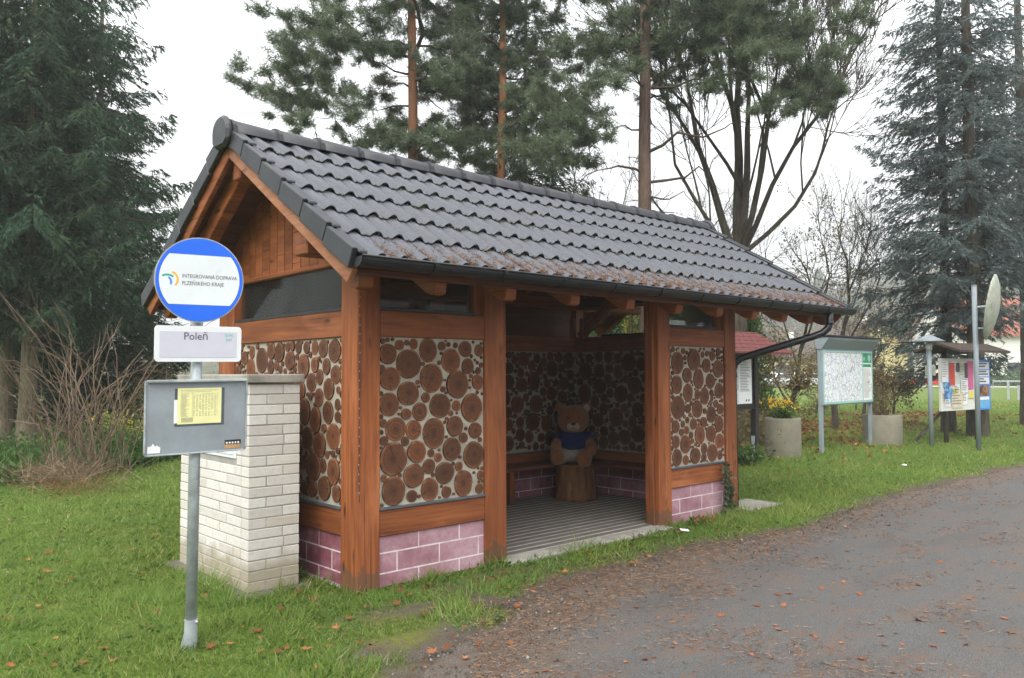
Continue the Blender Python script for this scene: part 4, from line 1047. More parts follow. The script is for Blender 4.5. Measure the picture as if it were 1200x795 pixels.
pb = thing('poster_board', 'wooden poster board pasted with colourful notices under a brown roof', 'notice board', (16.5, 1.45, 0), R(-6))
for x in (-.62, .85):
    b = MB(); b.tube([(x, .06, -.05), (x, .06, 2.1)], .05, 8); b.build('post', M['bark_grey'], pb)
b = MB(); b.bar((-.62, .10, .75), (-1.1, .55, .0), .06, .06); b.build('strut', M['bark_grey'], pb)
b = MB(); b.box(-.95, .62, -.01, .04, .72, 1.88); b.build('board', M['plaster_white'], pb, .004)
b = MB(); b.box(.64, 1.38, -.03, .02, .70, 1.86); b.build('side_board', M['logo_blue'], pb, .004)
def poster(x0, x1, z0, z1, mat, y=-.012, name='poster', lines=None):
    b = MB(); b.box(x0, x1, y-.002, y, z0, z1); o = b.build(name, mat, pb)
    if lines:
        c = MB()
        for i in range(lines[0]): sheet(c, x0+.02, x0+.02+(x1-x0-.04)*random.uniform(.5, 1), z1-.05-i*lines[2], z1-.05-i*lines[2]+lines[1], y-.0035)
        c.build('print', M['ink'], o)
    return o
def flat(name, col): M[name] = m_plain(name, col, .6, var=.12, scale=6); return M[name]
flat('poster_red', (.62, .06, .03)); flat('poster_blue', (.05, .17, .42)); flat('poster_pink', (.62, .12, .28)); flat('poster_dark', (.05, .05, .06)); flat('poster_cream', (.62, .55, .42)); flat('poster_sky', (.12, .38, .66)); flat('poster_yellow', (.70, .62, .14)); flat('poster_brown', (.16, .06, .03))
def m_poster(name, a, b_, c_):
    m = NT(name); p = m.obj(); n = m.noise(p, 6, 4, .6); n2 = m.noise(p, 16, 3)
    col = m.mix(m.ramp(n, [(.45, 0.), (.55, 1.)]), a, b_); col = m.mix(m.ramp(n2, [(.6, 0.), (.66, 1.)]), col, c_); return m.fin(col, .5)
M['poster_blue'] = m_poster('blue_poster', (.04, .14, .38), (.22, .42, .66), (.02, .03, .06))
M['poster_brown'] = m_poster('dark_poster', (.05, .02, .015), (.35, .13, .04), (.55, .35, .12))
for i in range(24):
    for j in range(1):
        x = random.uniform(-.93, .36); z = random.uniform(.74, 1.58)
        poster(x, x+random.uniform(.2, .3), z, z+random.uniform(.2, .32), [M['paper'], M['poster_cream'], M['sign_white'], M['paper'], M['poster_sky'], M['paper'], M['poster_yellow'], M['white']][i % 8], -.0115-.0004*i, lines=(5, .012, .035))
y0 = -.0225
poster(-.58, -.33, 1.28, 1.78, M['poster_red'], y0); poster(-.27, -.10, 1.58, 1.78, M['poster_dark'], y0, lines=None)
poster(.14, .30, 1.45, 1.78, M['poster_dark'], y0); poster(.28, .55, 1.18, 1.82, M['poster_pink'], y0-.001); poster(-.82, -.54, .98, 1.34, M['poster_blue'], y0, lines=None)
poster(-.92, -.64, 1.36, 1.83, M['paper'], y0-.001, lines=(7, .012, .05)); poster(-.5, .02, .78, 1.10, M['poster_cream'], y0-.002, lines=(4, .014, .06)); poster(.30, .56, .98, 1.14, M['poster_yellow'], y0-.001)
poster(-.06, .28, 1.12, 1.40, M['paper'], y0-.001, lines=(5, .012, .045))
for (a, c) in ((1.64, 1.80), (1.47, 1.62), (1.30, 1.45)): poster(.70, 1.32, a, c, M['paper'], -.032, lines=(2, .03, .06))
poster(.78, 1.30, 1.02, 1.27, M['poster_brown'], -.032); poster(.72, 1.32, .74, .92, M['poster_sky'], -.032); poster(.72, 1.3, .93, 1.0, M['paper'], -.032)
gable_roof(pb, -1.1, 1.35, -.5, .5, 2.05, 2.23, M['brown_roof'], .05)

lp = thing('lamp_post', 'slim grey post with a shallow conical cap and a short stub beside it', 'lamp post', (14.87, 1.51, 0))
b = MB(); b.tube([(0, 0, -.05), (0, 0, 2.22)], .045, 12); b.build('post', M['steel_blue'], lp)
b = MB(); b.lathe([(.30, 2.22), (.31, 2.235), (.14, 2.32), (.01, 2.385)], 28); b.build('cap', M['steel_blue'], lp)
b = MB(); b.lathe([(.06, 2.05), (.065, 2.2)], 16); b.build('lens', M['lens'], lp)
b = MB(); b.tube([(.17, .1, 1.45), (.17, .1, 2.22)], .022, 8); b.box(.04, .19, .06, .12, 1.45, 1.49); b.build('stub', M['galv'], lp)
b = MB(); b.box(.06, .24, -.04, .12, 1.50, 1.72); b.build('switch_box', M['dish'], lp, .01)

ds = thing('dish_pole', 'tall grey pole carrying a tilted pale round dish seen edge on', 'dish', (14.56, .51, 0))
b = MB(); b.tube([(0, 0, -.05), (0, 0, 3.31)], .048, 12); b.tube([(0, 0, 3.30), (0, 0, 3.32)], .052, 12); b.build('pole', M['steel_blue'], ds)
cdir = Vector((-3.1-14.56, -5.09-.51, 0)).normalized(); rgt = Vector((-cdir.y, cdir.x, 0))   # rgt = to the right as seen from the path
b = MB(); b.lathe([(.66, 0), (.655, .012), (.55, .06), (.40, .105), (.2, .14), (.001, .152)], 40); b.lathe([(.64, -.004), (.4, .05), (.2, .08), (.001, .09)], 40, cap=False)
o = b.build('dish', M['dish'], ds)
nrm = (rgt*1.0 + cdir*.13 + Vector((0, 0, -.17))).normalized()
o.matrix_local = Matrix.Translation(rgt*.27+Vector((0, 0, 2.87))) @ nrm.to_track_quat('Z', 'Y').to_matrix().to_4x4()
b = MB(); b.tube([(0, 0, 2.87), tuple(rgt*.28+Vector((0, 0, 2.89)))], .025, 8); b.tube([(0, 0, 2.45), tuple(rgt*.20+Vector((0, 0, 2.45)))], .018, 8); b.build('bracket', M['galv'], ds)

# planters -----------------------------------------------------------
def planter(x, y, r, h, label, group):
    t = thing('concrete_planter', label, 'planter', (x, y, 0), 0, group)
    b = MB(); b.lathe([(r*.97, -.03), (r, .03), (r*1.0, h-.02), (r*.985, h), (r*.86, h), (r*.85, h-.12), (r*.1, h-.11)], 36, wob=.01); b.build('ring', M['ringconc'], t)
    b = MB(); b.disc((0, 0, h-.09), (1, 0, 0), (0, 1, 0), r*.86, 30); b.build('soil', M['ground'], t)
    return t
planter(10.75, 2.62, .325, .74, 'round concrete planter holding yellow flowers beside the map board', 'concrete ring planters')
planter(14.62, 2.42, .40, .66, 'wide concrete planter holding a bare brown shrub between the map board and the lamp post', 'concrete ring planters')
def stems_np(P0, dirs, lens, r, bend=.3, seg=3, n=3, mb=None, mat=None):
    mb = mb or MB()
    for p, d, L in zip(P0, dirs, lens):
        d = np.array(d)/np.linalg.norm(d); side = rng.normal(size=3); pts = []
        for i in range(seg+1):
            t = i/seg; pts.append(np.array(p)+d*L*t+side*bend*L*.15*t*t+np.array([0, 0, -bend*L*.35*t*t]))
        mb.tube(pts, [r*(1-.75*i/seg) for i in range(seg+1)], n, cap=False, smooth=False)
    return mb
def bushy(root, r, h, z0, n_stem, n_leaf, leaf, twig, ll=(.03, .06), spread=.7):
    P0 = [(rng.normal()*r*.17, rng.normal()*r*.17, z0) for _ in range(n_stem)]
    D = [(rng.normal()*spread, rng.normal()*spread, 1.) for _ in range(n_stem)]
    L = h*rng.uniform(.55, 1.05, n_stem)
    stems_np(P0, D, L, .006).build('stems', twig, root)
    if n_leaf:
        k = rng.integers(0, n_stem, n_leaf); t = rng.uniform(.15, 1., n_leaf)**.8
        Pn = np.array(P0)[k]+unit(np.array(D))[k]*(L[k]*t)[:, None]+rng.normal(size=(n_leaf, 3))*.06*h+np.array([0, 0, -.02])
        Pn[:, 2] = np.maximum(Pn[:, 2], z0+.01)
        np_mesh('leaves', leaves(Pn, rng.normal(size=(n_leaf, 3))+[0, 0, .4], rng.uniform(*ll, n_leaf), rng.uniform(ll[0]*.5, ll[1]*.6, n_leaf)), 4, leaf, root)
fp = thing('flower_clump', 'yellow and orange flowering plant growing in the nearer concrete planter', 'flowers', (10.75, 2.62, .65))
bushy(fp, .26, .42, 0, 60, 900, M['green_leaf'], M['twig'], (.035, .075), .55)
n = 60; Pn = np.stack([rng.normal(size=n)*.16, rng.normal(size=n)*.16, rng.uniform(.22, .46, n)], 1); cs = Pn[:, None, :]+0*rng.normal(size=(n, 7, 3))
Dn = rng.normal(size=(n, 7, 3))+np.array([0, 0, .5])
np_mesh('blossoms', leaves(cs.reshape(-1, 3), Dn.reshape(-1, 3), .035, .02), 4, M['flower'], fp)
for (x, dep, h, n, mat, lab) in ((874, 13.6, .42, 600, M['green_leaf'], 'leafy green plant at the foot of the roofed notice board post'), (845, 15.5, 1.5, 1500, M['olive_leaf'], 'olive bush half hidden behind the roofed notice board'), (905, 17., 1.3, 900, M['rust_leaf'], 'rusty bush just behind the flower planter')):
    t = thing('bush', lab, 'bush', tuple(foot(x, dep)), 0, 'bushes around the boards'); bushy(t, .7, h, 0, 60, n, mat, M['twig'], (.05, .10), .7)
b = thing('planter_shrub', 'brown twiggy shrub with a few rusty leaves standing in the far planter', 'shrub', (14.62, 2.42, .56))
bushy(b, .35, 1.15, 0, 90, 420, M['rust_leaf'], M['twig_warm'], (.04, .07), .35)

# ------------------------------------------------------------------ trees
def wobble_tube(mb, p0, p1, r0, r1, seg=8, n=10, amp=.06, seed=0):
    p0, p1 = np.array(p0, float), np.array(p1, float); pts = []; rad = []
    for i in range(seg+1):
        t = i/seg; k = np.array([mnoise.noise(Vector((t*3+seed, 1.3, seed))), mnoise.noise(Vector((t*3+seed, 7.7, seed))), 0])*amp*min(1, t*4)
        pts.append(p0+(p1-p0)*t+k); rad.append(r0+(r1-r0)*t+(.35*r0*max(0, 1-t*seg*.9) if p0[2] < .1 else 0))
    mb.tube(pts, rad, n, cap=False); return pts
def spruce(root, H, Rm, z0, rt, leaf, bark, seed, zvis=11., dens=1., droop=.35, hang=.45, bl=(.06, .125), bw=.024, gap=0., power=.8, lift=0., stp=.27):
    g = np.random.default_rng(seed); b = MB()
    wobble_tube(b, (0, 0, -.1), (0, 0, H), rt, .02, 10, 10, .05, seed)
    br = b; VP, VD, VL, VW, VT = [], [], [], [], []
    z = z0
    while z < H-.3:
        f = (z-z0)/(H-z0); Rz = Rm*(1-f)**power
        step = (stp+.12*f)/dens*(1 if z < zvis else 2.0); z += step*g.uniform(.7, 1.3)
        nb = 5 if z < zvis else 3
        az0 = g.uniform(0, 6.28)
        for k in range(nb):
            if g.random() < gap: continue
            az = az0+k*6.283/nb+g.normal()*.25; L = Rz*(g.uniform(.5, 1.0)+.22*(g.random() < .3))+.15
            if z < z0+1.2: L *= g.uniform(.35, .9)
            dr = np.array([math.cos(az), math.sin(az), 0.]); tb = np.linspace(0, 1, 7)
            zz = z+g.normal()*.08+L*(-droop*tb**1.3+(.28+lift)*tb**3)+L*.12*tb
            pts = dr[None]*(L*tb)[:, None]*1.0; pts[:, 2] = zz
            br.tube(pts[::2], [.005+.009*L, .004+.006*L, .007, .003], 4, 1, cap=False, smooth=False)
            ns = max(5, int(L/.085)); s = np.sort(g.uniform(.12, 1, ns))
            for si in s:
                p = np.array([np.interp(si, tb, pts[:, c]) for c in range(3)])
                for sg_ in (-1, 1):
                    a2 = az+sg_*g.uniform(.55, 1.15); tl = (L*.30*(1-si)+.15)*g.uniform(.6, 1.25)
                    d2 = np.array([math.cos(a2), math.sin(a2), -hang*g.uniform(.4, 1.5)])
                    m_ = max(4, int(tl/.021*dens)) if z < zvis else max(3, int(tl/.06)); t2 = g.uniform(.05, 1, m_)
                    q = p+d2*(t2*tl)[:, None]; q[:, 2] -= .25*hang*tl*t2**2
                    VP.append(q); VD.append(unit(d2)[None]*1.1+g.normal(size=(m_, 3))*.42+np.array([0, 0, -hang*.35])); VL.append(g.uniform(*bl, m_)); VW.append(np.full(m_, bw)*g.uniform(.6, 1.3, m_)); VT.append(np.clip(g.beta(2, 2.4)*.7+g.random(m_)*.3, 0, 1))
    br.build('trunk', [bark, M['bark_limb']], root)
    np_mesh('crown', blades(np.concatenate(VP), np.concatenate(VD), np.concatenate(VL), np.concatenate(VW)), 3, leaf, root, np.concatenate(VT))
def conifer(label, x, dep, group='tall spruces at the edge of the verge', **kw):
    p = foot(x, dep); t = thing('spruce_tree', label, 'tree', tuple(p), 0, group); spruce(t, **kw); return t
S, BS = M['spruce'], M['blue_spruce']
GL = 'dark spruces beyond the left lawn'
conifer('dark spruce with a bare pale lower trunk at the left edge of the lawn', 33, 16.7, GL, H=15, Rm=3.9, z0=2.8, rt=.17, leaf=S, bark=M['bark_spruce'], seed=1, power=.85, gap=.0, hang=.65, droop=.42, stp=.20, dens=1.15, bl=(.07, .145), bw=.028)
conifer('dark spruce with a slim trunk standing outermost left of the lawn', 8, 18.5, GL, H=17, Rm=3.4, z0=2.4, rt=.15, leaf=S, bark=M['bark_spruce'], seed=2, power=.65)
conifer('dark spruce with boughs down to the ground behind the dry shrub', 112, 20.5, GL, H=14.5, Rm=2.7, z0=.5, rt=.13, leaf=S, bark=M['bark_spruce'], seed=3, power=.8, stp=.20, dens=1.15, bl=(.07, .145), bw=.028)
conifer('small dark spruce just left of the shelter roof', 176, 24., GL, H=6.3, Rm=1.7, z0=.3, rt=.12, leaf=S, bark=M['bark_spruce'], seed=4)
conifer('dark spruce filling the gap between the two trunks on the left', -30, 22., GL, H=19, Rm=3.6, z0=.5, rt=.18, leaf=S, bark=M['bark_spruce'], seed=5, power=.7)
conifer('background spruce deep in shade behind the left trunks', 60, 26., GL, H=16, Rm=3.3, z0=.3, rt=.18, leaf=S, bark=M['bark_spruce'], seed=6, power=.7)
conifer('thin sparse spruce standing behind the orange pine trunk', 618, 21., None, H=15, Rm=2.3, z0=3.6, rt=.10, leaf=S, bark=M['bark_spruce'], seed=7, gap=.12, power=.5, hang=.7)
GB = 'blue spruces on the right'
conifer('blue spruce with open lower boughs, left one behind the lamp post', 1110, 20.6, GB, H=19, Rm=2.5, z0=1.3, rt=.15, leaf=BS, bark=M['bark_grey'], seed=11, gap=.12, power=.6, hang=.5, bl=(.07, .14), bw=.028, stp=.30)
conifer('blue spruce with the thick trunk behind the poster board', 1144, 19.6, GB, H=19, Rm=2.3, z0=2.7, rt=.21, leaf=BS, bark=M['bark_grey'], seed=12, gap=.12, power=.6, hang=.5, bl=(.07, .14), bw=.028, stp=.30)
conifer('dense blue spruce cut by the right edge, in front of the white house', 1206, 23., GB, H=19, Rm=2.9, z0=4.4, rt=.22, leaf=BS, bark=M['bark_grey'], seed=13, gap=.05, power=.5, hang=.5, bl=(.07, .14), bw=.028)

def pine(root, x0, dep, H, rt, bark, clumps, seed, limb_drop=.6, lean=0., dead=()):
    """clumps: (photo x, photo y, radius px); limbs run from the stem out to them"""
    g = np.random.default_rng(seed); o = np.array(foot(x0, dep)); b = MB()
    top = np.array([lean, 0, H]); tp = wobble_tube(b, (0, 0, -.1), top, rt, rt*.35, 12, 12, .10, seed)
    lm = b; VP, VD, VL, VT = [], [], [], []
    mpp = dep/FPX
    def stem(z):
        for a, c in zip(tp[:-1], tp[1:]):
            if a[2] <= z <= c[2]: return a+(c-a)*(z-a[2])/(c[2]-a[2])
        return tp[-1]
    todo = []
    for (cx, cy, cr) in clumps:
        c = at(cx, cy, dep+(g.uniform(-1, 1)*(.4+abs(cx-x0)*mpp*.55) if abs(cx-x0)*mpp > .75 or g.random() < .33 else g.uniform(.5, 1.4)))-o; todo.append((math.hypot(c[0], c[1]), c, cr*mpp*1.12, False))
        for _ in range(3):
            e = c+g.normal(size=3)*cr*mpp*np.array([1.6, 1.6, 1.1])+(fv*.3 if abs(cx-x0)*mpp < 1. else 0); todo.append((math.hypot(e[0], e[1])+.3, e, cr*mpp*g.uniform(.4, .65), True))
    for (cx, cy) in dead: c = at(cx, cy, dep+g.uniform(-1, 1)*(.3+abs(cx-x0)*mpp*.5))-o; todo.append((math.hypot(c[0], c[1]), c, 0., False))
    todo.sort(key=lambda q_: q_[0]); nodes = []
    for (hd, c, r, sat) in todo:
        zb = min(H-.3, max(.5, c[2]-limb_drop*hd*g.uniform(.2, .8)+g.uniform(-.1, .3))); p0 = stem(zb); best = None
        for (q_, rq) in nodes:                     # fork from a limb that is already there if one leads this way
            dq = np.linalg.norm(c-q_)
            if math.hypot(q_[0], q_[1]) < hd and dq < .55*np.linalg.norm(c-p0) and (best is None or dq < best[0]): best = (dq, q_, rq)
        if best: p0 = best[1]; hl = best[0]; lr = min(best[2], .007+.009*hl)
        else: hl = hd; lr = .012+.013*hd
        mid = (p0+c)/2+g.normal(size=3)*hl*.09+np.array([0, 0, hl*.06])
        a_, b_ = p0+(mid-p0)*.5+g.normal(size=3)*.05*hl, mid+(c-mid)*.55+g.normal(size=3)*.05*hl
        lm.tube([p0, a_, mid, b_, c], [lr*1.25, lr, lr*.82, lr*.6, lr*.35], 6, 1, cap=False)
        nodes += [(mid, lr*.8), (b_, lr*.6), (c, lr*.4)]
        for _ in range(2):
            f0 = g.uniform(.2, .9); q0 = p0+(mid-p0)*min(1, f0*2) if f0 < .5 else mid+(c-mid)*(f0*2-1); dv = unit(c-p0+g.normal(size=3)*hl*.6)*g.uniform(.25, .8); q1 = q0+dv*.5+g.normal(size=3)*.05
            lm.tube([q0, q1, q0+dv+g.normal(size=3)*.06], [.007, .005, .003], 3, 1, cap=False, smooth=False)
            lm.tube([q1, q1+unit(dv+g.normal(size=3)*.4)*g.uniform(.15, .45)], [.004, .002], 3, 1, cap=False, smooth=False)
        nt = int(15*(r/.3)**1.7)+4 if r > 0 else 0
        for k in range(nt):                       # twigs, each ending in a brush of needles
            v = g.normal(size=3)*[1, 1, .55]; v /= np.linalg.norm(v)+1e-9
            e = c+v*r*g.uniform(.3, 1.3)*np.array([1, 1, .78]); s = mid+(c-mid)*g.uniform(.35, 1.)
            if k % 2 == 0: lm.tube([s, (s+e)/2+g.normal(size=3)*.03, e], [.009, .006, .003], 3, 1, cap=False, smooth=False)
            ax_ = unit(e-s)+np.array([0, 0, .35]); m_ = 50
            t = g.uniform(-.20, .05, m_)[:, None]
            VP.append(e+unit(ax_)*t+g.normal(size=(m_, 3))*.022); VD.append(unit(ax_)*.55+g.normal(size=(m_, 3))*.75); VL.append(g.uniform(.08, .17, m_)); VT.append(np.clip(g.beta(2, 2)*.65+.35*g.random(m_), 0, 1))
    lm.build('trunk', [bark, M['bark_limb']], root)
    n = sum(map(len, VL))
    np_mesh('crown', blades(np.concatenate(VP), np.concatenate(VD), np.concatenate(VL), np.full(n, .014)), 3, M['pine'], root, np.concatenate(VT))
GP = 'pines behind the shelter'
def pine_t(label, x, dep, **kw):
    t = thing('pine_tree', label, 'tree', tuple(foot(x, dep)), 0, GP); pine(t, x, dep, **kw)
up = lambda n, x0, w, y0, y1, sd: [(x0+random.Random(sd+i).uniform(-w, w), random.Random(sd*3+i).uniform(y0, y1), random.Random(sd*7+i).uniform(20, 38)) for i in range(n)]
pine_t('pine with long left limbs, nearest the shelter ridge end', 481, 17., H=14.5, rt=.15, bark=M['bark_pine'], seed=21, dead=[(430,150),(440,130),(520,130)],
  clumps=[(345,38,24),(365,22,24),(395,12,24),(340,62,20),(368,62,24),(390,48,22),(412,38,20),(330,108,20),(352,118,22),(375,122,20),(395,105,18),(362,92,18),(335,128,18),(350,142,12),(408,122,16),(378,80,14),(430,20,24),(455,8,24),(440,50,20),(455,62,16),(502,75,16),(520,20,22),(505,40,18),(440,158,22),(462,160,22),(485,165,22),(420,170,10),(512,168,20),(470,145,16),(535,160,18),(525,90,18),(505,105,16),(448,95,14),(535,55,22),(550,110,20),(545,78,18)]+up(16, 470, 90, -170, -15, 3))
pine_t('pine with a bright orange trunk between the two darker pines', 589, 18., H=15.5, rt=.125, bark=M['bark_pine_orange'], seed=22,
  clumps=[(560,30,28),(535,40,26),(545,75,24),(575,60,26),(610,22,26),(560,95,24),(540,115,24),(575,120,26),(555,150,22),(600,75,18),(610,120,22),(595,145,18),(565,175,18),(610,170,18),(545,185,16),(580,205,14),(620,50,22),(590,8,26),(625,95,20),(550,140,22),(575,160,20),(530,20,20),(520,100,16),(635,60,18),(640,130,16),(600,110,16),(630,165,16),(605,195,14),(555,10,20),(650,20,20)]+up(14, 590, 60, -170, -15, 5))
pine_t('dark pine with many bare crooked limbs, tallest behind the roof', 760, 16.5, H=15.5, rt=.175, bark=M['bark_pine_grey'], seed=23, limb_drop=.45, dead=[(660,215),(690,238),(640,228),(700,200),(720,150),(830,205),(850,150),(820,240),(800,225),(690,175),(845,178),(870,135),(735,185),(885,165),(650,195),(672,235),(790,250),(838,225)],
  clumps=[(760,45,26),(790,40,26),(815,55,24),(840,45,26),(865,30,24),(890,50,22),(915,65,22),(940,85,24),(955,100,22),(970,60,18),(980,25,20),(930,30,22),(905,18,20),(775,60,22),(835,95,22),(870,85,18),(920,100,22),(945,120,18),(965,122,14),(985,110,10),(850,20,22),(885,10,20),(820,20,22),(745,20,24),(725,50,20),(700,40,18),(690,100,22),(672,120,24),(660,140,22),(680,155,20),(650,170,20),(700,130,18),(665,185,18),(690,190,14),(715,20,20),(735,80,14),(640,120,18),(648,150,18),(1000,15,18),(830,20,22),(870,60,20),(900,120,14),(925,45,20),(800,75,16),(960,80,18),(890,25,18),(740,60,16),(715,75,14),(660,60,14),(690,70,16)]+up(22, 800, 150, -190, -15, 9))

def bare_tree(root, H, rt, bark, seed, stems=None, twig_mat=None, spread=.45, levels=5, leaf=None, n_leaf=0, twig_r=.006, first=.35, up_=.25, kids=3, crook=.13):
    g = np.random.default_rng(seed); b = MB(); tips = []
    tw = MB()
    def grow(p, d, L, r, lev):
        seg = 3 if lev > 1 else 2; pts = [p]; dd = np.array(d)
        for i in range(seg):
            dd = unit(dd+g.normal(size=3)*crook+np.array([0, 0, .05])); pts.append(pts[-1]+dd*L/seg)
        rads = [r*(1-.42*i/seg) for i in range(seg+1)]
        (b if lev >= levels-1 else tw).tube(pts, rads, 8 if lev >= levels-1 else (4 if lev > 1 else 3), cap=False, smooth=lev > 2)
        if lev == 0: tips.append(pts[-1]); tips.append(pts[-2]); return
        for k in range(kids+(lev <= 3)+(lev == 1)):
            t = g.uniform(.35, 1.) if k else 1.
            i = min(int(t*seg), seg-1); q = pts[i]+(pts[i+1]-pts[i])*(t*seg-i)
            rr = max(twig_r*(.6+.25*lev), r*(.62 if k == 0 else g.uniform(.34, .5)))
            nd = unit(dd+g.normal(size=3)*spread*(.6 if k == 0 else 1.25)+np.array([0, 0, up_*.5]))
            grow(q, nd, L*g.uniform(.60, .82), rr, lev-1)
    if stems is None:
        grow(np.array([0, 0, -.05]), np.array([0, 0, 1.]), H*first, rt, levels)
    else:
        z = stems[0]; pts = wobble_tube(b, (0, 0, -.1), (stems[1][0]*.0, 0, z), rt, rt*.85, 5, 12, .05, seed)
        for (dx, dy, dz, L, r) in stems[2:]:
            s0 = np.array(pts[-1])+np.array([0, 0, -r*.5-g.uniform(0, .5)]); grow(s0, unit(np.array([dx, dy, dz])), L, r, levels-1)
    b.build('trunk', bark, root); tw.build('crown', twig_mat or bark, root)
    if leaf is not None and n_leaf:
        T = np.array(tips); k = g.integers(0, len(T), n_leaf)
        np_mesh('leaves', leaves(T[k]+g.normal(size=(n_leaf, 3))*.08, g.normal(size=(n_leaf, 3))-[0, 0, .4], g.uniform(.05, .10, n_leaf), g.uniform(.035, .07, n_leaf)), 4, leaf, root)
def bare(label, x, dep, cat='tree', name='bare_tree', group='leafless trees behind the shelter', **kw):
    t = thing(name, label, cat, tuple(foot(x, dep)), 0, group); bare_tree(t, **kw); return t
rv = np.array([math.sin(YAW), -math.cos(YAW), 0]); fv = np.array([math.cos(YAW), math.sin(YAW), 0])
def dirv(sx, sf, up): v = rv*sx+fv*sf; return (v[0], v[1], up)
bare('big leafless tree forking into many upright stems behind the far roof end', 866, 18.5, H=14, rt=.23, bark=M['bark_grey'], seed=31, levels=6, spread=.31, twig_r=.008, kids=3, crook=.075, up_=.38,
  stems=[4.5, (0, 0), (*dirv(-.24, .1, 1), 3.2, .11), (*dirv(.04, .1, 1), 3.6, .14), (*dirv(.16, -.1, 1), 3.3, .11), (*dirv(.55, .1, 1), 3.0, .075), (*dirv(.95, -.15, 1.0), 2.6, .06), (*dirv(-.7, -.2, 1), 2.8, .06), (*dirv(.1, -.4, 1), 3.2, .08)])
bare('slender leafless tree right of the shelter roof, its thin trunk reaching below the map board', 978, 22.3, H=6.6, rt=.10, bark=M['bark_grey'], seed=32, levels=5, spread=.42, first=.40, twig_r=.006)
bare('small tree keeping some pale yellow leaves behind the roof corner', 925, 23., H=6.4, rt=.08, bark=M['bark_grey'], seed=33, levels=5, spread=.5, first=.36, leaf=M['olive_leaf'], n_leaf=1100, twig_r=.006)
bare('leafless tree with thin twigs right of the dark pine trunk', 812, 21., H=8.5, rt=.10, bark=M['bark_grey'], seed=38, levels=5, spread=.5, first=.34, twig_r=.006)
bare('leafless tree with thin twigs left of the dark pine trunk', 662, 22., H=8., rt=.09, bark=M['bark_grey'], seed=39, levels=5, spread=.5, first=.34, twig_r=.006)
bare('leafless tree half hidden between the pines', 700, 23., H=9.5, rt=.12, bark=M['bark_grey'], seed=34, levels=5, spread=.5, first=.34, twig_r=.006)
bare('leafless tree with rusty leaf remnants behind the gutter end', 900, 21., H=4.6, rt=.06, bark=M['twig'], seed=35, levels=5, spread=.62, first=.3, leaf=M['olive_leaf'], n_leaf=2200, twig_r=.006)
bare('low spreading tree with olive leaves beside the red shingled roof', 930, 18.5, H=3.6, rt=.05, bark=M['twig'], seed=36, levels=5, spread=.75, first=.26, leaf=M['olive_leaf'], n_leaf=1500, twig_r=.006)
bare('leafless brushwood tree behind the map board', 1010, 27., H=5.2, rt=.07, bark=M['twig'], seed=37, levels=5, spread=.6, first=.3, leaf=M['rust_leaf'], n_leaf=700, twig_r=.005)
for i, (x, d, h, lab) in enumerate(((850, 26., 4.6, 'olive thicket glimpsed under the eaves left of the downpipe'), (955, 30., 4.4, 'olive thicket in front of the yellow house'), (1046, 24, 3.0, 'rust leaved thicket under the left blue spruce'), (1002, 33, 4.6, 'olive thicket hiding the yellow gable behind the map board'))):
    bare(lab, x, d, 'shrub', 'thicket', 'autumn thickets behind the boards', H=h, rt=.05, bark=M['twig'], seed=41+i, levels=5, spread=.75, first=.25, leaf=M['rust_leaf'] if i == 2 else M['olive_leaf'], n_leaf=2300, twig_r=.006)
# green trees seen through the far windows
def thuja(label, x, dep, H, Rm, seed, leaf, name='green_conifer', n=16000, size=(.06, .13)):
    g = np.random.default_rng(seed); t = thing(name, label, 'tree', tuple(foot(x, dep)), 0, 'green trees seen through the far windows')
    b = MB(); wobble_tube(b, (0, 0, -.05), (0, 0, H*.9), .08, .02, 6, 8, .04, seed); b.build('trunk', M['bark_grey'], t)
    z = g.beta(1.2, 1.6, n)*H; a = g.uniform(0, 6.283, n); rr = Rm*np.sqrt(g.uniform(.05, 1, n))*np.clip(1-(z/H)**1.8, .05, 1)*(1+.25*np.sin(a*5+z*4))
    P = np.stack([rr*np.cos(a), rr*np.sin(a), z+.1], 1); D = np.stack([np.cos(a)*.5, np.sin(a)*.5, np.full(n, .8)], 1)+g.normal(size=(n, 3))*.4
    np_mesh('crown', leaves(P, D, g.uniform(*size, n), g.uniform(.02, .05, n)), 4, leaf, t, np.clip(g.normal(.5, .22, n), 0, 1))
thuja('bright green conifer seen through the far gable window', 716, 18., 4.4, 1.3, 51, M['green_leaf'])
thuja('green conifer behind the small front window pane', 805, 19., 4.4, 1.3, 52, M['green_leaf'])
thuja('green conifer peeping out beside the last post of the shelter', 868, 19.5, 4.1, .8, 53, M['green_leaf'])
thuja('yellow autumn sapling seen through the far gable window', 740, 16.8, 4.2, .28, 54, M['yellow_leaf'], 'yellow_sapling', 900, (.07, .12))
